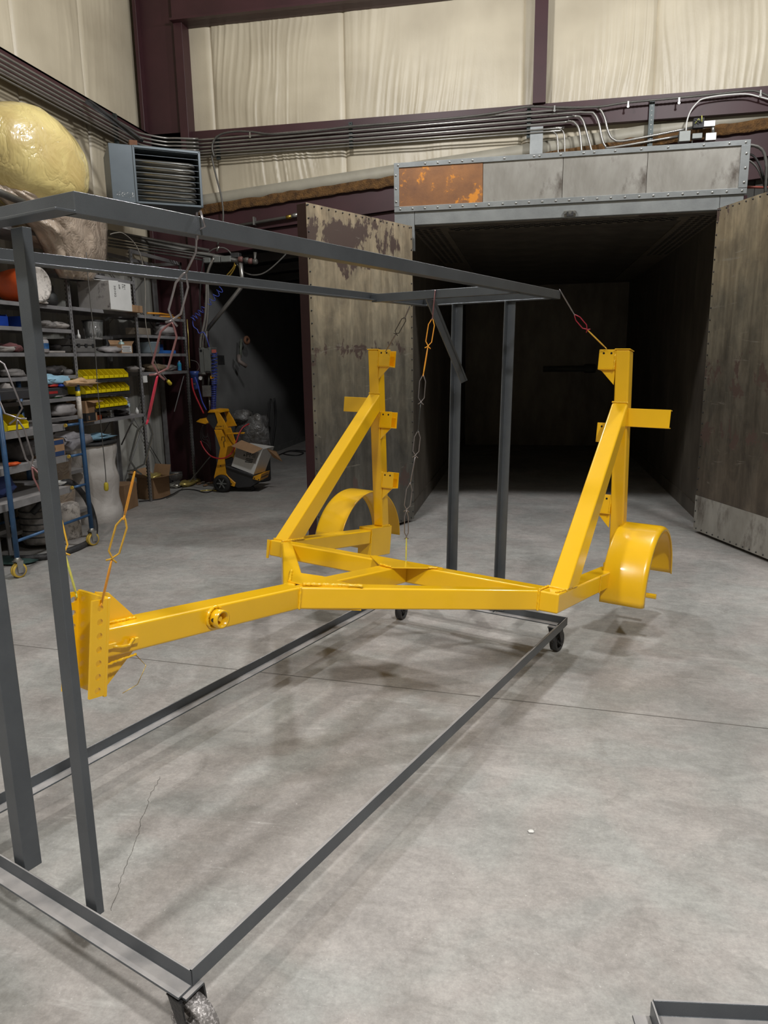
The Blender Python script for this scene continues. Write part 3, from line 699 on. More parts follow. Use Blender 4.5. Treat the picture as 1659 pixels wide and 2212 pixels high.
# knee brace: flat angle cut vertical at both ends
MB().quad_prism([rk(2.49, .70, 2.008), rk(2.60, .70, 2.008), rk(3.005, .70, 1.565), rk(2.925, .70, 1.55)], [rk(2.49, .706, 2.008), rk(2.60, .706, 2.008), rk(3.005, .706, 1.565), rk(2.925, .706, 1.55)]).quad_prism([rk(2.56, .70, 2.008), rk(2.567, .70, 2.008), rk(2.985, .70, 1.565), rk(2.978, .70, 1.563)], [rk(2.56, .74, 2.008), rk(2.567, .74, 2.008), rk(2.985, .74, 1.565), rk(2.978, .74, 1.563)]).build('knee_brace', iron, rack)
def caster(P, axis, z1, r=.063, w=.042, par=rack, back=None, m=castiron):
    P = V(P); ax = V(axis).normalized(); fw = V((-ax.y, ax.x, 0))
    if back: fw = fw*back
    wc = P+fw*.03+V((0, 0, r))
    MB().box(P+V((0, 0, z1-.0032)), (.075, .06, .006), (RV, RU, Z)).build('caster_plate', iron, par)
    mb = MB()
    mb.lathe(P+V((0, 0, z1-.012)), Z, [(.024, 0), (.03, .003), (.03, .006)], 16)
    for sgn in (-1, 1):
        o_ = ax*(w/2+.009)*sgn
        q = [P+o_-fw*.022+Z*(z1-.012), P+o_+fw*.030+Z*(z1-.012), wc+o_+fw*.014-Z*.016, wc+o_-fw*.014-Z*.012]
        mb.prism(q, ax*.005*sgn)
    mb.box(P+Z*(z1-.0125), (w+.028, .052, .003), (ax, fw, Z))
    mb.tube([wc-ax*(w/2+.02), wc+ax*(w/2+.02)], .007, 8)
    f = mb.build('caster_fork', castdark, par)
    wh = MB().lathe(wc-ax*w/2, ax, [(r-.012, 0), (r, .002), (r, w-.002), (r-.012, w), (r-.013, w*.6), (r-.013, w*.4), (r-.012, 0)], 36, cap=False)
    wh.lathe(wc-ax*(w/2), ax, [(.016, 0), (.016, w)], 14)
    for k in range(5):
        a = 2*PI*k/5+.3; dd = fw*math.cos(a)+Z*math.sin(a); wh.box(wc+dd*(r*.52), (w*.35, .012, r*.62), (ax, dd.cross(ax), dd))
    wh.build('caster_wheel', m, f)
    return f
cz = zb
n_ = fl(436, 2212, .062)
caster(rk(-.008, .024, 0), (-.40, -.92, 0), cz, r=.068, w=.048)
caster(rk(.03, 1.12, 0), (-RU*.9+RV*.4).normalized(), cz)
caster(rk(2.868, .055, 0), (.90, -.43, 0), cz, m=castdark)
caster(rk(2.868, 1.115, 0), (.97, -.25, 0), cz, m=castdark)
MB().box(rk(.045, .026, zb+.0068), (.018, .006, .0008), (RV, RU, Z)).build('bolt_slot', holeblack, rack)

# second rack base at the lower right
P = fl(1410, 2157, .20); Q = fl(1659, 2168, .20); S = fl(1442, 2212, .20)
d1 = (Q-P).normalized(); d2 = V((d1.y, -d1.x, 0))
r2 = thing('rack_base', 'corner of a second dark angle iron rack base, bottom right', 'rack', V((P.x, P.y, 0))+d1*.5+d2*.4)
P0 = V((P.x, P.y, .152))
seg('base_rail', P0, P0+d1*1.15, Z, d2, .048, par=r2)
seg('base_rail', P0+d2*.007, P0+d2*.8, Z, -d1, .048, par=r2)
seg('base_rail', P0+d1*1.15, P0+d1*1.15+d2*.8, Z, -d1, .048, par=r2)
seg('base_rail', P0+d2*.8, P0+d1*1.15+d2*.8, Z, -d2, .048, par=r2)
for a, b in ((.05, .07), (1.1, .07), (.05, .74), (1.1, .74)):
    caster(V((P.x, P.y, 0))+d1*a+d2*b, (d1*.5+d2*.86), .152, par=r2, r=.055)

# ================================================================== YELLOW FRAME
yf = thing('trailer_frame', 'glossy yellow powder coated steel trailer frame hanging from chains in the rack', 'frame', YO)
X_, Y_, Z_ = V(YM.col[0]), V(YM.col[1]), V(YM.col[2])
AX = (X_, Y_, Z_)
HTB = .1016
def ybox(name, lo, hi, bevel=.010, m=yellow, par=yf):
    q = [yl(lo[0], lo[1], lo[2]), yl(hi[0], lo[1], lo[2]), yl(hi[0], hi[1], lo[2]), yl(lo[0], hi[1], lo[2])]
    return MB().prism(q, Z_*(hi[2]-lo[2])).build(name, m, par, bevel=bevel, seg=3)
def yprism(name, pts, d, bevel=.004, par=yf, seg=2): return MB().prism([yl(*p) for p in pts], AX[0]*d[0]+AX[1]*d[1]+AX[2]*d[2]).build(name, yellow, par, bevel=bevel, seg=seg)
def bead(name, pts, r=.006, par=yf):
    P = []
    for a, b in zip(pts[:-1], pts[1:]):
        A, B = yl(*a), yl(*b); n = max(2, int((B-A).length/.006))
        P += [A+(B-A)*(i/n)+V((random.uniform(-1, 1), random.uniform(-1, 1), random.uniform(-1, 1)))*.0014 for i in range(n)]
    P.append(yl(*pts[-1]))
    return MB().tube(P, r, 6, radii=[r*random.uniform(.7, 1.2) for _ in P]).build(name, yellow, par)
h = HTB; w2 = .0508
x0 = -.176; yo = -.004
tg = ybox('tongue', (-1.20, yo-w2, -h), (x0+.02, yo+w2, 0))
xaR, xaL, yR, yL = .711, .775, -.954, .956
arm = lambda name, ya, xa, s: yprism(name, [(x0, yo+s*w2, -h), (xa, ya-s*.1016, -h), (xa+.0, ya-s*.0, -h) if False else (xa+.09, ya-s*.105, -h), (x0+.16, yo+s*w2*1.1, -h), (x0+.02, yo+s*.0, -h)][::1], (0, 0, h), .010, seg=3)
arm('right_arm', yR, xaR, -1); arm('left_arm', yL, xaL, 1)
ybox('side_tube', (xaR, yR, -h), (1.80, yR+.1016, 0)); ybox('side_tube', (xaL, yL-.1016, -h), (1.80, yL, 0))
ybox('axle_box', (1.86, yR-.012, -.16), (2.085, yR+.105, .018), .006); ybox('axle_box', (1.80, yL-.105, -.205), (2.085, yL+.012, .018), .006)
ybox('cross_beam', (.755, yR+.103, -h), (.857, -.02, 0)); ybox('cross_beam', (.755, -.0199, -h), (.857, yL-.103, 0))
ybox('spine_tube', (.0, -.070, -h), (.755, .03, 0))
yprism('gusset_plate', [(.808, .217, .0), (.84, .20, 0), (.83, -.25, 0), (.782, -.243, 0), (.749, -.203, 0), (.584, -.067, 0), (.60, .017, 0)], (0, 0, .006), .001, seg=1)
yprism('gusset_plate', [(-.13, .045, .0), (.053, .187, 0), (.09, .02, 0), (.06, -.10, 0), (.045, -.246, 0), (-.14, -.045, 0)], (0, 0, .006), .001, seg=1)
yprism('gusset_plate', [(-.13, .045, -h-.006), (.053, .187, -h-.006), (.045, -.246, -h-.006), (-.14, -.045, -h-.006)], (0, 0, .006), .001, seg=1)
# masts, braces, receivers, outriggers
xm, lx, zm = 2.009, -.283, 1.309
k_, hh = .045, .042
def mx(z): return xm+lx*z/zm
def side(s, yb):
    yc0 = s*yb; yc1 = s*(yb-.019)
    ring = lambda z, x, yc: [(x-k_, yc-hh, z), (x+k_, yc-hh, z), (x+k_, yc+hh, z), (x-k_, yc+hh, z)]
    A = [yl(*p) for p in ring(.018, mx(.018), yc0)]; B = [yl(*p) for p in ring(zm, mx(zm), yc1)]
    MB().quad_prism(A, B).build('mast', yellow, yf, bevel=.010, seg=3)
    A = [yl(*p) for p in [(mx(zm)-k_-.004, yc1-hh-.004, zm), (mx(zm)+k_+.004, yc1-hh-.004, zm), (mx(zm)+k_+.004, yc1+hh+.004, zm), (mx(zm)-k_-.004, yc1+hh+.004, zm)]]
    MB().prism(A, Z_*.006).build('mast_cap', yellow, yf, bevel=.002, seg=1)
    # brace
    yb0, yb1 = sorted((s*.956, s*.856)); yt0, yt1 = sorted((yc1+s*.048-s*.0, yc1-s*.048))
    xb = .815 if s > 0 else .835
    bot = [(xb, yb0, 0), (xb+.18, yb0, 0), (xb+.18, yb1, 0), (xb, yb1, 0)]
    xf, xr_ = mx(1.0)-k_, mx(.885)-k_
    top = [(xf, yt0, 1.005), (xr_, yt0, .885), (xr_, yt1, .885), (xf, yt1, 1.005)]
    MB().quad_prism([yl(*p) for p in bot], [yl(*p) for p in top]).build('brace', yellow, yf, bevel=.010, seg=3)
    bead('weld_bead', [(xf, yt0, 1.007), (xf, yt1, 1.007)], .006)
    bead('weld_bead', [(xb, yb0, .003), (xb, yb1, .003)], .006); bead('weld_bead', [(xb, -s*.0+(yb0 if s > 0 else yb1), .003), (xb+.18, (yb0 if s > 0 else yb1), .003)], .007)
    # receivers on the inner face: U channels open at the top and inner end
    yi = yc0-s*hh
    for zt_, dy in ((1.312, .019), (.882, .013), (.438, .007)):
        xc = mx(zt_-.06); yi = s*(yb-dy)-s*hh; ye = yi-s*.098
        a, b = sorted((yi, ye)); g = .0065
        q = [(xc-.042, zt_-.118), (xc+.042, zt_-.118), (xc+.042, zt_), (xc+.042-g, zt_), (xc+.042-g, zt_-.118+g), (xc-.042+g, zt_-.118+g), (xc-.042+g, zt_), (xc-.042, zt_)]
        mb = MB()
        mb.prism([yl(xc-.042, a, zt_-.118), yl(xc+.042, a, zt_-.118), yl(xc+.042, b, zt_-.118), yl(xc-.042, b, zt_-.118)], Z_*g)
        for xx in (xc-.042, xc+.042-g):
            mb.prism([yl(xx, a, zt_-.118+g), yl(xx+g, a, zt_-.118+g), yl(xx+g, b, zt_-.118+g), yl(xx, b, zt_-.118+g)], Z_*(.118-g))
        rc = mb.build('receiver', yellow, yf, bevel=.0015, seg=1)
        for dyy in (.025, .07):
            MB().lathe(yl(xc-.0425, yi-s*dyy, zt_-.022), -X_, [(.0065, 0), (.0065, .0008)], 10).build('pin_hole', holeblack, rc)
        yprism('receiver_gusset', [(xc-.02, yi, zt_-.118), (xc-.02, yi-s*.085, zt_-.118), (xc-.02, yi, zt_-.205)], (.008, 0, 0), .001, seg=1)
        bead('weld_bead', [(xc-.044, yi, zt_), (xc-.044, yi, zt_-.118)], .005)
    # outrigger channel
    yo_ = yc1+s*hh; ln = .25 if s < 0 else .235; zt_ = .975; xc = mx(.93)-.045
    mb = MB(); a, b = sorted((yo_, yo_+s*ln)); g = .006
    mb.prism([yl(xc, a, zt_-.108), yl(xc+g, a, zt_-.108), yl(xc+g, b, zt_-.108), yl(xc, b, zt_-.108)], Z_*.108)
    for zz in (zt_-.108, zt_-g): mb.prism([yl(xc+g, a, zz), yl(xc+.045, a, zz), yl(xc+.045, b, zz), yl(xc+g, b, zz)], Z_*g)
    mb.build('outrigger', yellow, yf, bevel=.0015, seg=1)
side(1, .9); side(-1, .897)
# fenders
def fender(c, r, y0, y1, a0, a1, lip):
    n = 40; mb = MB()
    def ring(yy, dr): return [yl(c[0]-(r+dr)*math.cos(rad(a)), yy, c[1]+(r+dr)*math.sin(rad(a))) for a in [a0+(a1-a0)*i/n for i in range(n+1)]]
    s = 1 if y1 > y0 else -1
    prof = [(y0, 0), (y0+s*.01, 0), (y1-s*.03, 0), (y1-s*.015, -.004), (y1-s*.005, -.012), (y1, -.026)]
    rows = [ring(a, b) for a, b in prof]
    mb.grid(lambda u, v: rows[min(len(prof)-1, int(round(v*(len(prof)-1))))][int(round(u*n))], n, len(prof)-1)
    return mb.build('fender', yellow, yf, solid=.006, fix=False)
fender((2.018, -.13), .401, -.912, -1.166, -8, 171, 1)
fender((2.068, -.161), .43, 1.017, 1.27, 12, 173, 1)
for s, y0 in ((1, .96), (-1, -.96)):
    MB().tube([yl(1.95, s*.93, -.16), yl(1.95, s*1.17, -.16)], .016, 14).build('axle_stub', yellow, yf)
yprism('corner_tab', [(xaL-.012, yL-.01, 0.0), (xaL-.012, yL+.012, 0.0), (xaL-.012, yL+.012, -.118), (xaL-.012, yL-.002, -.118)], (.012, 0, 0), .001, seg=1)
# hitch channel with two perforated flanges
def plate_holes(name, y, x0_, x1_, z0_, z1_, zs, xc_, r=.011, th=.009):
    mb = MB(); n = 12; zz = [z1_]+[None]*0
    ed = sorted(set([z0_, z1_]+[(a+b)/2 for a, b in zip(zs[:-1], zs[1:])]))
    for i in range(len(ed)-1):
        c = [z for z in zs if ed[i] < z < ed[i+1]][0]
        # square cell with a round hole
        outer = []; inner = []
        for k in range(16):
            a = 2*PI*k/16+PI/16; ca, sa = math.cos(a), math.sin(a)
            inner.append((xc_+r*ca, c+r*sa))
            hx = (x1_-xc_) if ca > 0 else (xc_-x0_); hz = (ed[i+1]-c) if sa > 0 else (c-ed[i])
            t = min(hx/abs(ca) if abs(ca) > 1e-6 else 9, hz/abs(sa) if abs(sa) > 1e-6 else 9)
            outer.append([xc_+t*ca, c+t*sa])
        # snap nearest samples onto the cell corners
        for cx, cz_ in ((x0_, ed[i]), (x1_, ed[i]), (x0_, ed[i+1]), (x1_, ed[i+1])):
            k = min(range(16), key=lambda q: (outer[q][0]-cx)**2+(outer[q][1]-cz_)**2); outer[k] = [cx, cz_]
        for k in range(16):
            j = (k+1) % 16
            for ys_, fl_ in ((y, 0), (y+th, 1)):
                o = len(mb.v); mb.v += [yl(p[0], ys_, p[1]) for p in (outer[k], outer[j], inner[j], inner[k])]
                mb.f.append((o, o+1, o+2, o+3)); mb.sm.append(False)
            o = len(mb.v); mb.v += [yl(inner[k][0], y, inner[k][1]), yl(inner[j][0], y, inner[j][1]), yl(inner[j][0], y+th, inner[j][1]), yl(inner[k][0], y+th, inner[k][1])]
            mb.f.append((o, o+1, o+2, o+3)); mb.sm.append(False)
            o = len(mb.v); mb.v += [yl(outer[k][0], y, outer[k][1]), yl(outer[j][0], y, outer[j][1]), yl(outer[j][0], y+th, outer[j][1]), yl(outer[k][0], y+th, outer[k][1])]
            mb.f.append((o, o+1, o+2, o+3)); mb.sm.append(False)
    return mb.build(name, yellow, yf)
zs = [.082-.0458*k for k in range(7)]
plate_holes('hitch_flange', -.079, -1.268, -1.212, -.215, .110, zs, -1.238)
plate_holes('hitch_flange', .070, -1.262, -1.206, -.228, .108, zs, -1.232)
yprism('hitch_web', [(-1.212, -.079, -.222), (-1.200, -.079, -.222), (-1.200, .079, -.222), (-1.212, .079, -.222)], (0, 0, .335), .002, seg=1)
for yy in (-.003,):
    yprism('hitch_gusset', [(-1.2, yy, .118), (-1.15, yy, .108), (-1.03, yy, .0), (-1.2, yy, 0)], (0, .008, 0), .001, seg=1)
    yprism('hitch_gusset', [(-1.2, yy, -.235), (-1.165, yy, -.24), (-1.04, yy, -.12), (-1.04, yy, -h), (-1.2, yy, -h)], (0, .008, 0), .001, seg=1)
bead('weld_bead', [(-1.2, yo-w2-.004, .0), (-1.2, yo-w2-.004, -.19)], .006); bead('weld_bead', [(-1.2, -.008, .004), (-1.04, -.008, .004)], .006)
bead('weld_bead', [(-1.19, yo-w2+.0, -.122), (-1.07, yo-w2+.0, -.112)], .005)
# jack mount ring on the tongue side
def ring(c, ax, r0, r1, L, n=24):
    return MB().lathe(c, ax, [(r1, 0), (r0, 0), (r0, L), (r1, L), (r1, 0)], n, cap=False)
jc = (-.70, yo-w2, -.046)
ring(yl(*jc), -Y_, .036, .028, .045).build('jack_socket', yellow, yf)
MB().lathe(yl(*jc), -Y_, [(.010, 0), (.010, .03)], 10).build('jack_pin', yellow, yf)
bead('weld_bead', [(jc[0]+.042*math.cos(2*PI*k/14), jc[1]-.002, jc[2]+.042*math.sin(2*PI*k/14)) for k in range(15)], .007)
MB().lathe(yl(jc[0]-.034, jc[1]-.026, jc[2]), (-X_-Y_*.9).normalized(), [(.008, 0), (.008, .003)], 10).build('pin_hole', mat('shadowed_hole', (0.05, 0.03, 0.005), .8), yf)
# safety chain loop: bent rod between two tabs
ybox('chain_tab', (-1.195, yo-w2-.014, -.068), (-1.16, yo-w2, -.048), .004); ybox('chain_tab', (-1.10, yo-w2-.014, -.070), (-1.07, yo-w2, -.048), .004)
MB().tube([yl(-1.175, yo-w2-.01, -.06), yl(-1.14, yo-w2-.012, -.068), yl(-1.115, yo-w2-.02, -.066), yl(-1.105, yo-w2-.02, -.05), yl(-1.09, yo-w2-.01, -.052)], .006, 8).build('chain_loop', yellow, yf)
# weld beads round the joints
bead('weld_bead', [(x0, yo-w2-.002, .004), (x0, yo-w2-.002, -h)], .006)
bead('weld_bead', [(-.145, -.045, .008), (-.05, -.13, .008), (.045, -.246, .008)], .008); bead('weld_bead', [(-.13, .045, .008), (.053, .187, .008)], .008)
bead('weld_bead', [(xaR, yR+.1016, .004), (xaR, yR+.1016, -h)], .006)
bead('weld_bead', [(xaR, yR+.103, .003), (.80, yR+.104, .003), (.857, yR+.104, .003)], .007)
bead('weld_bead', [(xaR+.01, yR+.02, .003), (.82, yR+.01, .003), (.99, yR+.0, .003)], .006)
bead('weld_bead', [(xaL, yL-.1, .003), (.80, yL-.104, .003), (.87, yL-.104, .003), (1.0, yL-.09, .003)], .008)
bead('weld_bead', [(.60, .017, .008), (.584, -.067, .008)], .006); bead('weld_bead', [(.749, -.203, .008), (.782, -.243, .008)], .006)
bead('weld_bead', [(1.80, yL-.106, .018), (1.80, yL-.106, -.2)], .005); bead('weld_bead', [(1.437, yR-.002, 0), (1.437, yR-.002, -h)], .004)
bead('weld_bead', [(1.95, .857, .022), (2.06, .857, .022)], .006)

# ================================================================== WIRE CHAINS
def link_path(a, b, w, side, over=.018):
    a, b = V(a), V(b); d = (b-a); L = d.length; d.normalize(); s = V(side); s = (s-d*s.dot(d)).normalized()*w/2
    q = min(.032, L*.26)
    return [b+d*over*.2+s*1.0, b-d*.004+s*.25, b-d*q-s, a+d*(q)-s, a+d*.004-s*.25, a-d*.002, a+d*.004+s*.25, a+d*(q)+s, b-d*q+s, b-d*.004-s*.25, b+d*over*.2-s*1.0]
def chain(label, pts, widths, mats, r=.0042, hook=None, group=None):
    r *= .68; widths = [w*.72 for w in widths]
    t = thing('wire_link_chain', label, 'chain', pts[0])
    vw = (V(pts[0])-CAM).normalized()
    for i in range(len(pts)-1):
        a, b = V(pts[i]), V(pts[i+1]); dd = (b-a).normalized()
        sd = dd.cross(vw).normalized()
        if widths[i] < .015: sd = (sd*.12+vw)
        MB().tube(link_path(a, b, max(widths[i], .018), sd), r, 7).build('link', mats[i % len(mats)], t)
    if hook:
        MB().tube(hook, r, 7).build('hook', mats[0], t)
    return t
# 1: rail to near hitch flange
A = rk(.388, T0, HT+.004); B = yl(-1.238, -.07, .082)
px = [(425, 500), (400, 590), (371, 698), (340, 813), (318.5, 912), (291, 1019), (268, 1118), (241, 1211), (219, 1306)]
pts = [linep(x, y, A, B) for x, y in px]
hk = [A+V((0, 0, -.06))+RV*.012, A+V((0, 0, .006))+RV*.006, A+V((0, 0, .008))-RV*.006, A-RV*.018+V((0, 0, -.03))] + [linep(426, 498, A, B), linep(423, 545, A, B), linep(400, 592, A, B)]
chain('long chain of bent wire links from the room-side top rail to the near hitch flange', pts[1:], [.045, .06, .01, .058, .02, .044, .015], [w_bare, w_mar, w_red, w_black, w_or, w_am, w_or], .0046, hk)
# 2: far-left chain
A = plp(-75, 535, rk(0, T1, 0), RV); B = yl(-1.232, .075, .082)
px = [(-40, 640), (-10, 745), (22, 870), (38, 908), (62, 985), (100, 1060), (117, 1100), (149, 1196), (166, 1290)]
px = [(-45, 620), (-20, 770), (38, 908), (70, 1010), (118, 1105), (141, 1199), (166, 1288)]
pts = [linep(x, y, A, B) for x, y in px]
chain('wire link chain half hidden behind the near posts, down to the far hitch flange', [A]+pts, [.03, .06, .075, .03, .03, .04, .01], [w_bare, w_bare, w_bare, w_bare, w_mar, w_am, w_yel], .0044)
# 3: left mast chain
A = rk(2.998, T1-.01, zt+.002); B = yl(mx(1.28)-.042, .857-.05, 1.29)
pts = [linep(x, y, A, B) for x, y in ((885, 662), (875, 686), (855, 722), (834, 758))]
chain('short dark wire chain above the left mast in front of the oven door', pts, [.015, .04, .02], [w_bare, w_black, w_bare], .0042)
# 4: chain from cross bar to centre gusset
A = rk(2.55, .63, HT); A = plp(940, 628, rk(2.545, 0, 0), RU); B = yl(.80, -.03, .006)
px = [(940, 628), (934, 690), (925, 751), (914, 813), (903, 872), (896, 932), (884, 1030-8), (875, 1112), (879, 1165), (877, 1213)]
px = [(940, 628), (934, 689), (924, 751), (914, 811), (909, 872), (903, 932), (897, 987), (886, 1045), (878, 1104), (878, 1163), (877, 1214)]
pts = [linep(x, y, A, B) for x, y in px]
chain('longest wire link chain hanging from the cross bar to the centre gusset', pts, [.015, .045, .01, .045, .01, .045, .02, .045, .03, .01], [w_mar, w_or, w_or, w_bare, w_black, w_bare, w_bare, w_bare, w_bare, w_yel], .0042)
# 5: right mast chain
A = rk(U1+.01, T0, HT+.002); B = yl(mx(1.28)-.042, -.857+.06, 1.29)
pts = [linep(x, y, A, B) for x, y in ((1209, 626), (1241, 680), (1270, 714), (1309, 752))]
chain('short wire chain from the far rail end to the right mast', pts, [.012, .04, .015], [w_bare, w_red, w_am], .0042)
tag(MB().tube([yl(-1.07, yo-w2, -.115), yl(-1.05, yo-w2-.03, -.15), yl(-1.10, yo-w2-.05, -.20), yl(-1.16, yo-w2-.05, -.215)], .0012, 5).build('hanging_wire', brass), 'thin loose wire dangling under the yellow hitch gusset', 'wire')

# ================================================================== CONDUITS AND SMALL WALL GEAR
def smooth(pts, n=4):
    P = [V(p) for p in pts]; out = []
    for i in range(len(P)-1):
        p0 = P[max(i-1, 0)]; p1 = P[i]; p2 = P[i+1]; p3 = P[min(i+2, len(P)-1)]
        for k in range(n):
            t = k/n; out.append(.5*((2*p1)+(p2-p0)*t+(2*p0-5*p1+4*p2-p3)*t*t+(3*p1-p0-3*p2+p3)*t**3))
    out.append(P[-1]); return out
def pipe(name, label, cat, pts, r, m, group=None, n=8, parent=None):
    o = MB().tube(pts, r, n).build(name, m, parent)
    return o if parent else tag(o, label, cat, group)
YC = YB-.21
ends = [[(1150, 242), (1275, 231), (1295, 236), (1306, 255), (1314, 285), (1325, 301), (1355, 303), (1498, 275)],
        [(1150, 250), (1265, 243), (1284, 247), (1294, 268), (1300, 298), (1308, 316), (1325, 318), (1472, 293)],
        [(1150, 260), (1238, 251), (1256, 256), (1264, 275), (1271, 300), (1279, 330)],
        [(1150, 270), (1226, 262), (1243, 267), (1252, 285), (1257, 333)],
        [(1150, 281), (1196, 276), (1212, 280), (1219, 293), (1220, 335)],
        [(1150, 287), (1186, 283), (1198, 287), (1204, 298), (1206, 337)]]
ordn = ['topmost', 'second', 'third', 'fourth', 'fifth', 'lowest']
where = ['looping over to the junction boxes', 'looping to the lower junction box', 'bent down behind the oven header', 'bent down behind the oven header', 'bent down behind the oven header', 'bent down behind the oven header']
zst = [299.6, 308, 316, 324, 329.6, 336.4]
for i in range(6):
    P0 = yp(468, zst[i], YC); z = P0.z
    rr = .0135 if i < 4 else .009
    pts = [V((XL+.30, -2, z)), V((XL+.30, 5, z)), V((XL+.30, 8.9, z)), V((XL+.32, 9.1, z)), V((XL+.5, 9.34, z)), V((XL+.66, 9.40, z)), V((-4.25, YC-.05, z)), V((-4.1, YC, z))]
    pts += [yp(x, y, YC) for x, y in ends[i]]
    sm = pts[:2]+smooth(pts[2:], 4)
    pipe('conduit', '%s steel conduit of the bundle along the girts, %s' % (ordn[i], where[i]), 'conduit', sm, rr, conduit, 'conduits along the wall girts')
for k, (x, y0, y1) in enumerate(((469, 294, 345), (757, 264, 320), (1143, 234, 298), (1409, 216, 316))):
    a = yp(x, y0, YC+.03); b = yp(x, y1, YC+.03); w = .022 if k < 3 else .028
    so = MB().bb((a.x-w, YC+.02, b.z), (a.x+w, YC+.06, a.z)).build('strut_channel', strut)
    tag(so, ['black strut channel left, beside the corner column', 'black strut channel behind conduits, above the left oven door', 'black strut channel beside the short pale post stub', 'tall black slotted strut behind the oven header, right'][k], 'strut', 'strut channels holding the conduits')
    z = b.z+.03; hm = MB()
    while z < a.z-.01: hm.lathe((a.x, YC+.0195, z), (0, -1, 0), [(.007, 0), (.007, .001)], 8); z += .05
    hm.build('slot', iron_light if k == 3 else holeblack, so)
a = xp(252, 262, XL+.28); so = MB().bb((XL+.24, a.y-.02, 4.12), (XL+.28, a.y+.02, 4.58)).build('strut_channel', strut); tag(so, 'black strut channel on the left wall above the unit heater', 'strut', 'strut channels holding the conduits')
def ppx(pts, y, n=4): return smooth([yp(a, b, y) for a, b in pts], n)
def flex(name, label, cat, pts, r, m, group=None):
    # ribbed flexible conduit
    P = []
    for a, b in zip(pts[:-1], pts[1:]):
        n = max(1, int((b-a).length/.02)); P += [a+(b-a)*(i/n) for i in range(n)]
    P.append(pts[-1])
    return tag(MB().tube(P, r, 8, radii=[r*(1 if i % 2 else .8) for i in range(len(P))]).build(name, m), label, cat, group)
flex('flexible_conduit', 'grey flexible conduit clipped along the top of the wall girt', 'conduit', ppx([(463, 340), (458, 318), (464, 300), (480, 289), (510, 284), (545, 285), (590, 290), (680, 283), (760, 273), (900, 262), (1000, 253), (1075, 243), (1110, 235), (1150, 230), (1200, 232), (1290, 231), (1350, 222), (1460, 212), (1560, 202), (1620, 196), (1645, 201), (1675, 215)], YC-.03, 3), .014, conduit_dark)
pipe('drop_cable', 'dark cable dropping beside the unit heater to the sloping beam', 'cable', ppx([(457, 335), (460, 352), (468, 385), (476, 415), (481, 445), (482, 475), (476, 505), (470, 530)], YC-.02), .012, conduit_dark)
pipe('white_cable', 'thin pale cable arching up from the junction box, right', 'cable', ppx([(1482, 284), (1484, 262), (1492, 240), (1506, 222), (1520, 213), (1560, 206), (1610, 203), (1640, 209), (1680, 220)], YC-.04), .008, white)
for k, (x, y) in enumerate(((540, 290), (1198, 233), (1357, 224), (1467, 216), (1643, 200))):
    c = yp(x, y, YC-.05); tag(MB().bb((c.x-.008, YC-.055, c.z-.03), (c.x+.008, YC-.05, c.z+.025)).lathe((c.x, YC-.05, c.z-.03), (0, -1, 0), [(.014, 0), (.014, .006)], 10).build('conduit_clip', silver), 'small bright clip on the flexible conduit, %s' % ['left end near the heater', 'beside the vertical girt post', 'left of the tall slotted strut', 'right of the tall slotted strut', 'at the right edge'][k], 'clip', 'clips on the flexible conduit')
# junction boxes at the right
def jbox(label, x0, y0, x1, y1, y=YC-.06, d=.07, m=boxgrey, name='junction_box'):
    a = yp(x0, y0, y); b = yp(x1, y1, y)
    return tag(MB().bb((a.x, y, b.z), (b.x, y+d, a.z)).build(name, m, bevel=.003, seg=1), label, 'box')
jbox('closed grey junction box at the end of the second conduit', 1468, 283, 1491, 304)
jb = jbox('open dark junction box with loose wires above the header', 1499, 255, 1521, 275, m=castdark)
a = yp(1510, 262, YC-.075)
MB().tube([a+V((-.04, 0, -.02)), a+V((-.01, -.02, .02)), a+V((.03, -.01, -.01)), a+V((.02, -.03, .05))], .006, 6).build('loose_wire', w_yel, jb)
MB().tube([a+V((.04, 0, .02)), a+V((0, -.03, -.01)), a+V((-.05, -.01, .02))], .005, 6).build('loose_wire', cordb, jb)
jbox('pale conduit elbow box right of the open junction box', 1521, 261, 1545, 272, m=silver, name='elbow_box')
jbox('grey conduit elbow box below the open junction box', 1496, 288, 1517, 298, m=boxgrey, name='elbow_box')
jbox('pale angled box just above the oven header', 1525, 287, 1547, 302, m=silver, name='elbow_box')
pipe('nipple', 'short ribbed nipple between the two pale conduit bodies', 'pipe', [yp(1540, 271, YC-.03), yp(1541, 288, YC-.03)], .018, silver)
pipe('nipple', 'short pipe from the lower junction box to the oven roof', 'pipe', [yp(1495, 304, YC-.03), yp(1495, 330, YC-.03)], .008, conduit_dark)
flex('flexible_conduit', 'flexible conduit looping down right of the oven header', 'conduit', ppx([(1600, 314), (1630, 315), (1648, 326), (1655, 350), (1655, 378), (1653, 420)], OY+.35, 4), .016, conduit_dark)
pipe('side_cable', 'dark cable curving down right of the oven header', 'cable', ppx([(1600, 332), (1625, 335), (1640, 355), (1650, 385), (1656, 410)], OY+.4), .01, cordb)
pipe('side_cable', 'grey cable curving below the other cable, right of the header', 'cable', ppx([(1600, 343), (1620, 348), (1637, 365), (1648, 392), (1654, 415)], OY+.42), .009, cord)
pipe('red_pipe', 'thin red pipe right of the oven header', 'pipe', [yp(1600, 404, OY+.6), yp(1660, 405, OY+.6)], .012, mat('red_oxide_pipe', (0.30, 0.07, 0.05), .5))
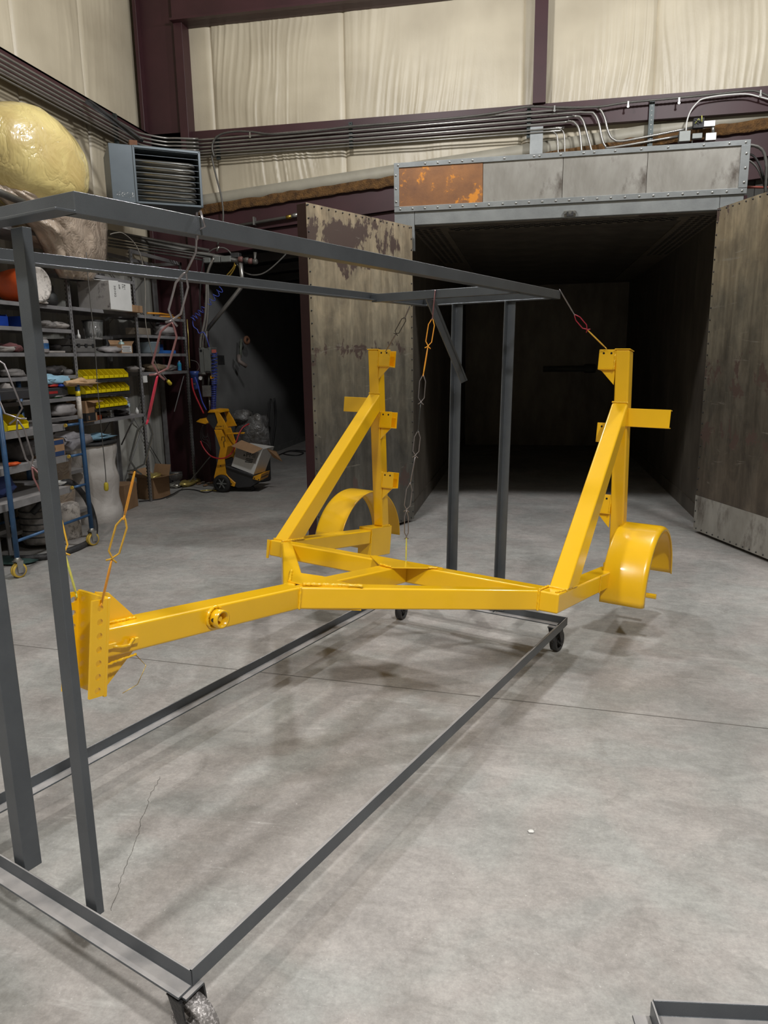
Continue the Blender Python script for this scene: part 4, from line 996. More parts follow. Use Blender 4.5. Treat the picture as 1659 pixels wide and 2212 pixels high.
# gas pipe along the sloping beam
gp = pipe('gas_pipe', 'dark pipe clamped along the sloping maroon beam', 'pipe', [yp(462, 497, YB-.1), yp(640, 466, YB-.1), yp(665, 461, YB-.1)], .022, conduit_dark)
for x, y in ((550, 478),):
    c = yp(x, y, YB-.1); MB().bb((c.x-.01, YB-.14, c.z-.05), (c.x+.01, YB-.06, c.z+.05)).build('pipe_clamp', silver, gp)
c = yp(625, 468, YB-.1); MB().lathe(c-V((.04, 0, .008)), V((.97, 0, .15)), [(.026, 0), (.026, .07)], 10).build('fitting', brass, gp); MB().lathe(c+V((.04, 0, .006)), V((.97, 0, .15)), [(.024, 0), (.028, .03), (.028, .1)], 10).build('coupling', silver, gp)

# ================================================================== UNIT HEATER
A = fl(233, 308, 3.93); B = fl(431, 328, 3.93)
A = V((A.x, A.y, 0)); B = V((B.x, B.y, 0)); hd = (B-A).normalized(); hn = V((hd.y, -hd.x, 0)); HL = (B-A).length
zt_ = 3.93; zb_ = 3.36; dep = .62
ht = thing('unit_heater', 'grey hanging unit heater with louvered front, above the shelves', 'heater', A+hd*HL/2-hn*dep/2+V((0, 0, zb_)))
def HP(s, n, z): return A+hd*s+hn*n+V((0, 0, z))
def hbox(name, s0, s1, n0, n1, z0, z1, m=heaterm, bevel=.003, par=ht): return MB().prism([HP(s0, n0, z0), HP(s1, n0, z0), HP(s1, n1, z0), HP(s0, n1, z0)], (0, 0, z1-z0)).build(name, m, par, bevel=bevel, seg=1)
so = HL*.262
hbox('control_cabinet', 0, so, -dep, 0, zb_, zt_)
hbox('top_plate', so, HL, -dep, 0, zt_-.02, zt_); hbox('bottom_plate', so, HL, -dep, 0, zb_, zb_+.02); hbox('end_plate', HL-.015, HL, -dep, 0, zb_+.02, zt_-.02)
hbox('rear_plate', so, HL-.015, -dep, -dep+.02, zb_+.02, zt_-.02, castdark)
hbox('frame_lip', so-.012, so+.012, 0, .008, zb_, zt_); hbox('frame_lip', HL-.022, HL+.004, 0, .008, zb_, zt_)
hbox('frame_lip', so, HL, 0, .008, zt_-.022, zt_+.003); hbox('frame_lip', so, HL, 0, .008, zb_-.003, zb_+.02)
for k in range(9):
    z = zb_+.045+k*(zt_-zb_-.08)/8.4
    q = [HP(so+.01, -.004, z+.03), HP(HL-.02, -.004, z+.03), HP(HL-.02, -.032, z+.036), HP(so+.01, -.032, z+.036)]
    MB().prism(q, (0, 0, .004)).build('louver', heaterm, ht)
for k in range(7):
    z = zb_+.06+k*.062
    MB().tube([HP(so+.005, -.06, z), HP(HL-.12, -.06, z), HP(HL-.08, -.075, z), HP(HL-.06, -.11, z), HP(HL-.08, -.15, z), HP(HL-.13, -.17, z), HP(so, -.17, z)], .023, 12).build('heat_tube', tubem, ht)
hbox('sticker', .045, so-.02, .0, .001, zb_+.045, zb_+.10, mat('worn_foil_sticker', (0.16, 0.19, 0.21), .3, .3, .1, 10, wear=((0.8, 0.8, 0.8), 60, .56, .02)), 0)
tag(MB().prism([xp(183, 222, -4.8), xp(186, 214, -4.8), fl(303, 300, 4.10), fl(300, 306, 4.08)], (.03, .03, 0)).build('hanger_bar', castdark), 'dark steel hanger bar slanting from the wall to the heater', 'bar')
tag(MB().prism([HP(.22, -.05, zt_+.003), HP(.30, -.05, zt_+.003), HP(.30, -.45, zt_+.003), HP(.22, -.45, zt_+.003)], (0, 0, .06)).build('rusty_tube', mat('rusty_tube', (0.16, 0.07, 0.035), .8)), 'short rusty square tube lying on top of the heater', 'tube')

# ================================================================== SHELVING
FX, BX = -4.55, -4.97
YS = [4.33, 5.60, 6.87, 8.15, 9.40]
su = thing('shelving_unit', 'long grey slotted angle shelving run along the left wall', 'shelving', ((FX+BX)/2, 7.5, 0))
for y in YS:
    top = 2.98
    for x, dx in ((FX, -1), (BX, 1)):
        p = MB().angle((x, y, 0), (x, y, top), (dx, 0, 0), (0, -1 if y > 5 else 1, 0), .045, .003).build('post', shelfgrey, su)
        if x == FX and y > 6:
            hm = MB(); z = .05
            while z < top-.02:
                hm.bb((x+.0003, y-.028, z), (x+.0008, y-.020, z+.02)); hm.bb((x-.028, y-.0455, z), (x-.020, y-.0452, z+.02)); z += .04
            hm.build('slot', holeblack, p, kind='stuff')
def shelf(y0, y1, z, x0=BX, x1=FX, lip=.035, m=shelfgrey):
    mb = MB().bb((x0+.002, y0+.002, z-.004), (x1-.003, y1-.002, z)).bb((x1-.003, y0+.002, z-lip), (x1, y1-.002, z)).bb((x0+.002, y0+.002, z-lip), (x0+.005, y1-.002, z-.004)).bb((x0+.005, y0+.002, z-lip), (x1-.003, y0+.005, z-.004)).bb((x0+.005, y1-.005, z-lip), (x1-.003, y1-.002, z-.004))
    return mb.build('shelf', m, su)
SB = {0: [2.25, 2.03, 1.80, 1.58, 1.36, 1.17, .7, .25], 1: [2.25, 2.03, 1.80, 1.58, 1.36, 1.17, .62, .2], 2: [2.26, 1.80, 1.09], 3: [2.25, 2.02, 1.80, 1.575]}
for b, zs_ in SB.items():
    for z in zs_: shelf(YS[b]+.0, YS[b+1]-.047, z)
shelf(7.35, 8.1, 2.0, BX, -4.86)
shelf(YS[2], YS[3]-.047, 2.62); shelf(YS[1], YS[2]-.047, 2.9); shelf(YS[0], YS[1]-.047, 2.9)
for (y0, y1, z0, z1) in ((6.87, 8.15, .15, 1.05), (8.15, 9.4, .1, 1.5), (8.15, 9.4, 2.1, 2.9)):
    for s in (0, 1):
        a, b = ((y0, z0), (y1, z1)) if s else ((y0, z1), (y1, z0))
        MB().tube([(BX-.006-.006*s, a[0], a[1]), (BX-.006-.006*s, b[0], b[1])], .006, 6).build('cross_brace', shelfgrey, su)
MB().tube([(FX-.02, 8.19, 1.3), (FX-.2, 8.15+.02, .98), (BX+.05, 8.17, .70)], .009, 6).build('cross_brace', shelfgrey, su)
MB().tube([(FX-.03, 9.33, 1.55), (FX-.03, 8.95, 1.05)], .007, 6).build('cross_brace', shelfgrey, su)
MB().bb((BX, 8.15, 2.94), (BX+.03, 9.4, 2.98)).bb((FX-.03, 8.15, 2.94), (FX, 9.4, 2.98)).bb((BX, 9.36, 2.94), (FX, 9.4, 2.98)).build('top_rail', shelfgrey, su)
# ---- things on the shelves: Y extents from their places on the shelf line
def yz(x0, y0, x1, y1, X=-4.52):
    a = xp(x0, y1, X); b = xp(x1, y0, X); return a.y, b.y, a.z, b.z
def sbox(name, label, cat, Y0, Y1, Z0, Z1, X1=-4.55, D=.3, m=cardboard, bevel=.003, group=None):
    return tag(MB().bb((X1-D, Y0, Z0), (X1, Y1, Z1)).build(name, m, bevel=bevel, seg=1), label, cat, group)
def slump(name, label, cat, Y0, Y1, Z0, Z1, X=-4.68, D=.12, m=greyclutter, seed=1, amp=.35, group=None, sq=.8):
    c = V((X, (Y0+Y1)/2, (Z0+Z1)/2)); return tag(MB().lump(c, (D, (Y1-Y0)/2, (Z1-Z0)/2*1.02), seed, amp, 2.4, 14, 9, sq, flat=.96).build(name, m), label, cat, group)
def heap(name, label, x0, x1, n, z, m, rs, X=(-4.85, -4.6), seed=0, cat='rag'):
    pass
# orange bucket lying on its side, lid toward the room
b = xp(80, 616, -4.52); z0 = 2.257; r = .165
ax = V((.985, -.17, 0)).normalized(); bc = V((b.x, b.y, z0+r+.002))
bk = thing('bucket', 'orange bucket lying on its side with a dirty white lid', 'bucket', (bc.x, bc.y, z0))
MB().lathe(bc-ax*.38, ax, [(r-.03, 0), (r-.015, .1), (r-.008, .2), (r-.008, .36)], 24).build('bucket_body', orange, bk)
MB().lathe(bc-ax*.02, ax, [(r-.004, 0), (r, .01), (r, .03), (r-.02, .035), (r-.025, .03), (.0, .03)], 24).build('lid', dirtywhite, bk, label='dirty white lid')
MB().tube([bc+ax*.035+V((0, 0, -r+.02))+ax.cross(Z)*(-.1), bc+ax*.05+V((0, 0, -r+.012)), bc+ax*.035+V((0, 0, -r+.02))+ax.cross(Z)*.1], .004, 6).build('bail_wire', iron_light, bk)
a = xp(95, 655, -4.55); tag(MB().lathe((a.x-.02, a.y, 2.258), Z, [(.055, 0), (.055, .012), (.045, .012), (.045, .03), (.02, .03)], 18).build('tape_roll', dirtywhite), 'small white tape roll beside the bucket lid', 'tape')
Y0, Y1, Z0, Z1 = yz(100, 610, 146, 655); sbox('panel_case', 'grey flat case standing behind the bucket', 'case', Y0+.05, Y1, 2.258, 2.5, -4.78, .05, greyclutter)
Y0, Y1, Z0, Z1 = yz(120, 640, 146, 660)
jg = thing('kettle', 'small black kettle on the top shelf left of the post', 'kettle', (-4.66, (Y0+Y1)/2, 2.258))
MB().lathe((-4.66, (Y0+Y1)/2, 2.258), Z, [(.07, 0), (.085, .03), (.08, .10), (.05, .14), (.02, .15)], 16).build('kettle_body', black, jg)
MB().tube([(-4.66, Y0+.03, 2.37), (-4.66, Y0+.02, 2.45), (-4.66, (Y0+Y1)/2, 2.48), (-4.66, Y1-.02, 2.45), (-4.66, Y1-.03, 2.37)], .006, 6).build('handle', black, jg)
# white shipping carton with print
wbx = thing('carton', 'large white carton with black print on the top shelf', 'carton', (-4.62, 7.65, 2.262))
MB().bb((-4.83, 7.43, 2.262), (-4.45, 7.87, 2.565)).build('carton_body', white, wbx, bevel=.003, seg=1)
MB().bb((-4.83, 7.4285, 2.264), (-4.452, 7.4295, 2.563)).build('end_panel', mat('sooty_carton_end', (0.42, 0.40, 0.38), .8, 0, .1, 5, wear=((0.10, 0.09, 0.085), 5, .52, .1)), wbx, label='sooty end panel')
for s, (yy, zz, sz) in zip(('S0102', '■▪', 'l:lL', 'B|r|'), ((7.52, 2.52, .05), (7.62, 2.54, .05), (7.69, 2.55, .045), (7.73, 2.55, .04))):
    text(s.replace('■▪', 'a#'), sz, (-4.4495, yy, zz), (0, 0, -1), (0, 1, 0), ink, wbx)
MB().prism([V((-4.6, 7.3, 2.568)), V((-4.45, 7.62, 2.568)), V((-4.55, 7.66, 2.568)), V((-4.7, 7.36, 2.568))], (0, 0, .006)).build('loose_flap', white, wbx)
sbx = thing('carton', 'small brown carton with a barcode label beside the white carton', 'carton', (-4.53, 8.0, 2.262))
MB().bb((-4.64, 7.885, 2.262), (-4.46, 8.12, 2.34)).build('carton_body', cardboard, sbx, bevel=.002, seg=1)
MB().bb((-4.6, 7.884, 2.28), (-4.49, 7.885, 2.335)).build('label', white, sbx)
mb = MB()
for k in range(12): mb.bb((-4.59+k*.008, 7.8832, 2.292), (-4.59+k*.008+.003*(1+k % 2), 7.884, 2.33))
mb.build('barcode', ink, sbx)
tag(MB().lathe((-4.72, 7.99, 2.345), Z, [(.09, 0), (.10, .02), (.09, .09), (.05, .14), (.02, .15)], 18).build('grey_dome_cover', greyclutter), 'grey domed cover behind the small brown carton', 'cover')
for k, (x0, x1, y_, lab) in enumerate(((318, 372, 671, 'upper orange pry bar on the shelf right of the grey post'), (345, 388, 680, 'lower orange pry bar on the shelf right of the grey post'))):
    a = xp(x0, y_, -4.6-.05*k); b = xp(x1, y_, -4.55-.05*k); tag(MB().tube([(a.x, a.y, 2.264+.02*(1-k)), ((a.x+b.x)/2, (a.y+b.y)/2, 2.272+.02*(1-k)), (b.x, b.y, 2.264+.02*(1-k))], .012, 8).build('pry_bar', mat('orange_tool_grip', (0.70, 0.30, 0.03), .5)), lab, 'bar', 'pry bars')
# row at 2.03
for k, (x0, y0, x1, y1, lab) in enumerate(((0, 684, 25, 700, 'blue plastic bin at the left edge, second shelf down'), (68, 690, 80, 706, 'blue plastic bin just right of the near post'))):
    Y0, Y1, Z0, Z1 = yz(x0, y0, x1, y1); Y0 = min(Y0, Y1-.12)
    mb = MB().bb((-4.82, Y0, 2.032), (-4.56, Y1, 2.04)).bb((-4.82, Y0, 2.04), (-4.81, Y1, 2.13)).bb((-4.57, Y0, 2.04), (-4.56, Y1, 2.115)).bb((-4.81, Y0, 2.04), (-4.57, Y0+.006, 2.13)).bb((-4.81, Y1-.006, 2.04), (-4.57, Y1, 2.13))
    tag(mb.build('blue_bin', bluebin), lab, 'bin', 'blue bins')
def cloth(label, x0, y0, x1, y1, z, m=greyclutter, seed=1, name='rag', cat='rag', X=-4.66, D=.11, h=None):
    Y0, Y1, Z0, Z1 = yz(x0, y0, x1, y1, X); return slump(name, label, cat, Y0, Y1, z+.002, z+(h or max(.03, Z1-Z0)), X, D, m, seed, .45)
cloth('crumpled grey rag beside the blue bin', 84, 692, 106, 708, 2.03, seed=3)
cloth('pale folded rag left of the grey post', 110, 694, 134, 708, 2.03, mat('pale_rag', (0.36, 0.33, 0.31), .9), seed=4)
Y0, Y1, Z0, Z1 = yz(303, 700, 331, 720); sbox('glass_jar_box', 'clear box of parts on the second shelf, right bay', 'box', Y0, Y1, 2.022, 2.10, -4.56, .15, mat('smoky_clear_box', (0.35, 0.30, 0.24), .2, trans=.4))
cloth('grey plastic bundle on the second shelf, right bay', 340, 700, 368, 722, 2.02, mat('grey_bundle', (0.33, 0.31, 0.31), .6), 6, 'plastic_bundle', 'bundle')
# pitcher on tool case
tc_ = thing('tool_case', 'grey hard plastic tool case right of the grey post', 'case', (-4.7, 7.25, 1.80))
Y0, Y1, Z0, Z1 = yz(166, 732, 214, 760)
MB().bb((-4.86, Y0, 1.803), (-4.56, Y1, 1.872)).build('case_body', toolgrey, tc_, bevel=.015, seg=3); MB().bb((-4.86, Y0, 1.876), (-4.56, Y1, 1.945)).build('case_lid', toolgrey, tc_, bevel=.015, seg=3)
for k in range(3): MB().bb((-4.56, Y0+.08+k*.13, 1.86), (-4.552, Y0+.12+k*.13, 1.895)).build('case_latch', castdark, tc_)
Y0, Y1, Z0, Z1 = yz(187, 688, 214, 722, -4.7)
pt = thing('pitcher', 'clear pitcher with a dark lid standing behind the hanging cord', 'pitcher', (-4.7, (Y0+Y1)/2, 1.947))
c = V((-4.7, (Y0+Y1)/2, 1.947)); MB().lathe(c, Z, [(.085, 0), (.09, .01), (.11, .19), (.105, .19), (.082, .012), (0, .012)], 20, cap=False).build('pitcher_body', glass, pt); MB().lathe(c+V((0, 0, .192)), Z, [(.11, 0), (.115, .012), (.04, .02)], 20).build('lid', castdark, pt)
a = xp(170, 727, -4.6); tag(MB().lathe((-4.6, a.y, 1.947), Z, [(.018, 0), (.018, .03), (.008, .05), (.004, .09)], 10).build('glue_bottle', white), 'tiny white nozzle bottle on the tool case', 'bottle')
# row at 1.80
cloth('dull red cloth on the third shelf, left', 8, 742, 33, 762, 1.80, mat('dull_red_cloth', (0.18, 0.07, 0.07), .9), 7)
cloth('pale rag at the left edge, third shelf', -6, 748, 18, 762, 1.80, MATS['pale_rag'], 8)
def jarlab(name, label, px, py, z, r, h, body, lab, capm, X=-4.6, cat='jar', neck=.6):
    a = xp(px, py, X); t = thing(name, label, cat, (X, a.y, z)); c = V((X, a.y, z))
    MB().lathe(c, Z, [(r*.95, 0), (r, .005), (r, h*.78), (r*neck, h*.88), (r*neck, h*.9)], 16).build('body', body, t)
    MB().lathe(c+V((0, 0, h*.25)), Z, [(r*1.01, 0), (r*1.01, h*.38)], 16, cap=False).build('label', lab, t)
    MB().lathe(c+V((0, 0, h*.9)), Z, [(r*neck*1.05, 0), (r*neck*1.05, h*.1)], 14).build('cap', capm, t)
    return t
jarlab('plastic_jar', 'wide jar with a blue label on the third shelf', 90, 755, 1.802, .068, .14, MATS['grey_bundle'], mat('blue_jar_label', (0.03, 0.12, 0.30), .5, 0, .3, 40), greyclutter, neck=.85)
Y0, Y1, Z0, Z1 = yz(104, 750, 150, 762); sbox('flat_pad', 'pale flat pad lying left of the grey post', 'pad', Y0, Y1, 1.802, 1.82, -4.57, .2, MATS['pale_rag'])
cloth('dark crumpled jacket at the back of the third shelf', 104, 735, 148, 757, 1.80, darkclutter, 9, X=-4.8)
cloth('grey plastic bag on the third shelf, right of the tool case', 222, 748, 254, 762, 1.80, MATS['grey_bundle'], 10, 'plastic_bag', 'bag')
jarlab('pump_bottle', 'pale green hand soap bottle beside the open carton', 263, 755, 1.802, .033, .15, mat('pale_green_soap', (0.35, 0.50, 0.48), .3), teal, white, cat='bottle', neck=.35)
Y0, Y1, Z0, Z1 = yz(270, 732, 291, 761)
ob = thing('carton', 'small open brown carton with a white label, third shelf', 'carton', (-4.6, (Y0+Y1)/2, 1.802))
MB().bb((-4.70, Y0, 1.802), (-4.56, Y1, 1.90)).build('carton_body', cardboard, ob); MB().bb((-4.5595, Y0+.01, 1.81), (-4.559, Y1-.02, 1.885)).build('label', white, ob)
MB().prism([(-4.7, Y0, 1.9), (-4.7, Y1, 1.9), (-4.72, Y1, 1.95), (-4.72, Y0, 1.95)], (.002, 0, 0)).build('flap', cardboard, ob); MB().prism([(-4.7, Y1, 1.9), (-4.56, Y1, 1.9), (-4.56, Y1+.05, 1.94), (-4.7, Y1+.05, 1.94)], (0, .002, 0)).build('flap', cardboard, ob)
mb = MB()
for k in range(5): mb.bb((-4.5588, Y0+.02, 1.818+k*.013), (-4.5585, Y1-.04-.02*(k % 2), 1.823+k*.013))
mb.build('print_line', ink, ob)
a = xp(321, 750, -4.68); tag(MB().lathe((-4.68, a.y, 1.802), Z, [(.11, 0), (.13, .02), (.14, .13), (.145, .135), (.13, .14), (0, .14)], 22).build('plastic_tub', mat('cloudy_blue_tub', (0.20, 0.25, 0.28), .35)), 'large cloudy round plastic tub, right bay', 'tub')
Y0, Y1, Z0, Z1 = yz(360, 742, 386, 763)
tag(MB().bb((-4.75, Y0, 1.802), (-4.57, Y1, 1.84)).prism([(-4.75, Y0, 1.84), (-4.745, Y0, 1.84), (-4.745, Y0, 1.92), (-4.75, Y0, 1.92)], (0, Y1-Y0, 0)).build('blue_tray', mat('mid_blue_plastic', (0.03, 0.13, 0.42), .4)), 'blue parts tray in the right bay, third shelf', 'tray')
# row at 1.58
cloth('stack of grey sanding sheets at the left edge, fourth shelf', 0, 793, 42, 812, 1.58, seed=11)
a = xp(136, 805, -4.66); b = xp(167, 804, -4.58); tag(MB().tube([(a.x, a.y, 1.61), (b.x, b.y, 1.61)], .028, 14).lathe((b.x, b.y, 1.61), (b-a).normalized(), [(.02, -.001), (.02, .0015)], 12).build('cardboard_tube', greyclutter), 'grey tube lying on the fourth shelf beside the post', 'tube')
cloth('grimy rags on the fourth shelf behind the near post', 88, 785, 120, 806, 1.58, darkclutter, 12)
cloth('grey folded sheet propped on the fourth shelf', 112, 785, 134, 806, 1.58, greyclutter, 13, X=-4.75)
cloth('small pale parts beside the yellow bins', 283, 789, 298, 803, 1.575, MATS['pale_rag'], 14, 'part_bag', 'bag')
cloth('brown part bag under the hanging cord, fourth shelf', 318, 785, 345, 803, 1.575, mat('brown_dust', (0.18, 0.13, 0.08), .8), 15, 'part_bag', 'bag')
cloth('grey part bag left of the small water bottle', 345, 789, 372, 803, 1.575, greyclutter, 16, 'part_bag', 'bag')
def bottle(label, px, py, z, h, lab, X=-4.6, r=.032, body=waterplastic):
    a = xp(px, py, X); t = thing('water_bottle', label, 'bottle', (X, a.y, z)); c = V((X, a.y, z))
    pr = [(r*.8, 0), (r, .01)]
    for k in range(6): pr += [(r*.96, h*(.08+k*.06)), (r, h*(.11+k*.06))]
    pr += [(r, h*.66), (r*.85, h*.78), (r*.42, h*.9), (r*.40, h*.94)]
    MB().lathe(c, Z, pr, 16).build('body', body, t)
    MB().lathe(c+V((0, 0, h*.48)), Z, [(r*1.02, 0), (r*1.02, h*.19)], 16, cap=False).build('label', lab, t)
    MB().lathe(c+V((0, 0, h*.94)), Z, [(r*.46, 0), (r*.46, h*.06)], 12).build('cap', white, t)
    return t
bottle('small water bottle filled bright blue, right bay', 388, 796, 1.577, .13, teal, r=.027, body=mat('blue_liquid', (0.05, 0.30, 0.60), .15))
# yellow stacking bins: three tiers on their own steel ledges
def ybin(Y0, Y1, zb2, X1=-4.50, D=.27, h=.10):
    t = thing('parts_bin', '', 'bin', (X1-D/2, (Y0+Y1)/2, zb2))
    g = .003; xb = X1-D
    mb = MB().bb((xb, Y0, zb2), (X1, Y1, zb2+g)).bb((xb, Y0, zb2), (xb+g, Y1, zb2+h)).bb((X1-g, Y0, zb2), (X1, Y1, zb2+h*.36))
    for yy in (Y0, Y1-g):
        mb.prism([(xb, yy, zb2), (X1, yy, zb2), (X1, yy, zb2+h*.45), (X1-.055, yy, zb2+h*.98), (xb, yy, zb2+h)], (0, g, 0))
    mb.build('bin_body', binyellow, t)
    MB().bb((X1, Y0+.012, zb2+.006), (X1+.004, Y1-.012, zb2+h*.3)).build('label_lip', binyellow, t)
    return t
tiers = [(1.525, 180, 279, 9, 'top'), (1.375, 183, 279, 9, 'middle'), (1.215, 200, 272, 7, 'bottom')]
ordi = ['first', 'second', 'third', 'fourth', 'fifth', 'sixth', 'seventh', 'eighth', 'ninth']
for zt3, xa, xb_, n, nm in tiers:
    ya = xp(xa, 830, -4.5).y; yb_ = xp(xb_, 830, -4.5).y; w = (yb_-ya)/n
    for k in range(n):
        b_ = ybin(ya+w*k+.001, ya+w*(k+1)-.001, zt3+.004)
        b_['label'] = '%s yellow parts bin from the left in the %s tier' % (ordi[k], nm); b_['group'] = 'yellow parts bins'
    MB().bb((-4.84, ya-.01, zt3-.03), (-4.495, yb_+.01, zt3+.0)).build('bin_ledge', castdark, su)
# row at 1.09
tb = thing('carton', 'tall brown carton with a black panel standing under the bins', 'carton', (-4.58, 7.1, 1.092))
Y0, Y1, Z0, Z1 = yz(184, 862, 203, 908)
MB().bb((-4.72, Y0, 1.092), (-4.50, Y1, 1.31)).build('carton_body', cardboard, tb, bevel=.002, seg=1); MB().bb((-4.4995, Y0, 1.10), (-4.499, Y1-.03, 1.185)).build('black_panel', ink, tb); MB().bb((-4.6, Y0-.0008, 1.10), (-4.501, Y0-.0002, 1.185)).build('black_panel', ink, tb)
text('II', .06, (-4.4988, Y0+.03, 1.115), (0, 1, 0), (0, 0, 1), cardboard, tb)
MB().prism([(-4.5, Y0+.02, 1.31), (-4.5, Y1, 1.31), (-4.42, Y1+.02, 1.30), (-4.42, Y0+.03, 1.29)], (0, 0, .002)).build('flap', cardboard, tb)
bottle('water bottle with a teal label under the yellow bins', 239, 893, 1.092, .205, teal, r=.036)
bottle('water bottle with a white and blue label near the bay end', 275, 888, 1.092, .205, mat('white_blue_label', (0.45, 0.62, 0.75), .5), r=.036)
Y0, Y1, Z0, Z1 = yz(211, 889, 226, 903); sbox('small_carton', 'small orange red carton beside the teal bottle', 'carton', Y0, Y1, 1.092, 1.145, -4.56, .06, mat('orange_red_carton', (0.42, 0.07, 0.02), .6))
cloth('low pile of fittings between the two water bottles', 248, 880, 266, 896, 1.09, darkclutter, 17, 'fittings_pile', 'fittings')
cloth('grey part bag behind the orange red carton', 205, 880, 225, 897, 1.09, greyclutter, 18, 'part_bag', 'bag', X=-4.72)
a = xp(296, 890, -4.58); tag(MB().lathe((-4.58, a.y, 1.092), Z, [(.022, 0), (.02, .04), (.008, .06), (.005, .075)], 12).build('nozzle_bottle', white), 'small white nozzle bottle near the end post', 'bottle')
a = xp(313, 819, -4.545); tag(MB().bb((-4.546, a.y-.045, a.z-.04), (-4.538, a.y+.045, a.z+.04)).build('paper_tag', white), 'white printed tag on the right shelf post', 'tag')
# left bay, lower rows
Y0, Y1, Z0, Z1 = yz(6, 842, 46, 868); gb = sbox('grey_case', 'grey metal case with a round hole, left bay', 'case', Y0, Y1, 1.362, 1.48, -4.58, .25, boxgrey)
c = xp(19, 859, -4.5785); MB().lathe((-4.5798, c.y, c.z), (1, 0, 0), [(.014, 0), (.014, .001)], 12).build('hole', holeblack, gb)
Y0, Y1, Z0, Z1 = yz(130, 850, 144, 858); sbox('green_label_box', 'small box with a green and yellow label, left bay', 'box', Y0, Y1, 1.362, 1.405, -4.57, .08, mat('green_label', (0.06, 0.30, 0.10), .5))
cloth('clear bag of parts left of the green labelled box', 100, 848, 128, 860, 1.36, MATS['grey_bundle'], 19, 'part_bag', 'bag')
cloth('dusty plastic bag on the sixth shelf, left bay', 108, 868, 152, 900, 1.17, MATS['grey_bundle'], 20, 'plastic_bag', 'bag', h=.13)
cloth('dark angle grinder heap behind the near post', 86, 850, 108, 880, 1.36, darkclutter, 21, 'tool_heap', 'tools')
cloth('white bag at the left edge behind the cart post', -6, 860, 12, 900, 1.36, MATS['pale_rag'], 22, 'plastic_bag', 'bag', h=.2)

# ================================================================== WRAPPED ROLLS ABOVE THE SHELVES
c = xp(76, 352, -4.45)
yr = thing('insulation_roll', 'big yellow fibreglass roll in clear plastic, above the left shelves', 'roll', (c.x, c.y, c.z-.40))
MB().lump(c+V((-.05, -.04, .02)), (.42, .66, .44), 3, .07, 1.6, 36, 24, .93).build('roll_body', wrapyellow, yr)
ws = thing('wrapped_bundle', 'bundle wrapped in dusty clear plastic under the yellow roll', 'bundle', (-4.5, 6.8, 2.5))
def drape(u, v):
    # front face of a sagging plastic sheet, from px outline
    L_e = [(-30, 392), (-10, 420), (40, 470), (72, 500), (100, 555), (128, 600)]; R_e = [(120, 408), (180, 425), (228, 455), (233, 500), (231, 560), (200, 607)]
    i = min(4, int(v*5)); f = v*5-i
    a = (L_e[i][0]*(1-f)+L_e[i+1][0]*f, L_e[i][1]*(1-f)+L_e[i+1][1]*f); b = (R_e[i][0]*(1-f)+R_e[i+1][0]*f, R_e[i][1]*(1-f)+R_e[i+1][1]*f)
    x = a[0]*(1-u)+b[0]*u; y = a[1]*(1-u)+b[1]*u
    bulge = .30*math.sin(PI*min(1, max(0, u)))**.6*math.sin(PI*(.12+.8*v))**.7
    n = noise.noise(V((u*5, v*5, 3)))*.06+noise.noise(V((u*13, v*9, 5)))*.03
    return xp(x, y, -4.55+bulge+n)
MB().grid(drape, 34, 34).build('plastic_sheet', wrapclear, ws, fix=False, solid=.004)
cc = xp(120, 470, -4.62); MB().lump(cc, (.25, .52, .3), 8, .15, 2, 18, 12, .7).build('bundle_core', wrapclear, ws)
tag(MB().tube([xp(-40, 400, -4.05), xp(50, 437, -4.15)], .03, 12).build('black_pipe', conduit_dark), 'dark pipe sticking out over the plastic bundle at the left edge', 'pipe')
# ================================================================== CART
CX = -4.02; CY0, CY1 = 4.99, 6.03; CB = -4.62
ct = thing('rolling_cart', 'blue tube rolling cart with dark shelves and yellow casters', 'cart', ((CX+CB)/2, 5.5, 0))
for x in (CX, CB):
    for y in (CY0, CY1):
        MB().tube([(x, y, .17), (x, y, 1.55)], .021, 14).build('post', bluepaint, ct)
        MB().tube([(x, y, 1.5), (x, y, 1.555)], .0225, 14).build('post_sleeve', bluepaint, ct)
        wc = V((x, y, .062)); axd = V((.93, -.35, 0)).normalized(); fw2 = V((.35, .93, 0))
        f = MB().lathe((x, y, .135), Z, [(.03, 0), (.034, .012), (.02, .03), (.018, .045)], 14).prism([wc-axd*.03+Z*.075-fw2*.025, wc-axd*.03+Z*.075+fw2*.03, wc-axd*.03-Z*.02+fw2*.02, wc-axd*.03-Z*.02-fw2*.02], axd*.004).prism([wc+axd*.026+Z*.075-fw2*.025, wc+axd*.026+Z*.075+fw2*.03, wc+axd*.026-Z*.02+fw2*.02, wc+axd*.026-Z*.02-fw2*.02], axd*.004).box(wc+Z*.077, (.062, .06, .006), (axd, fw2, Z)).build('caster_fork', silver, ct)
        for s in (-1, 1): MB().lathe(wc+axd*(s*.012)-axd*.009, axd, [(.046, 0), (.060, .002), (.060, .016), (.046, .018)], 24).build('caster_tread', mat('yellow_caster_tread', (0.62, 0.42, 0.06), .5), f)
        MB().lathe(wc-axd*.0225, axd, [(.045, 0), (.045, .045)], 20).build('caster_hub', greyclutter, f)
for x in (CX, CB):
    MB().tube([(x, CY0, .30), (x, CY1, .30)], .013, 10).build('rail', bluepaint, ct)
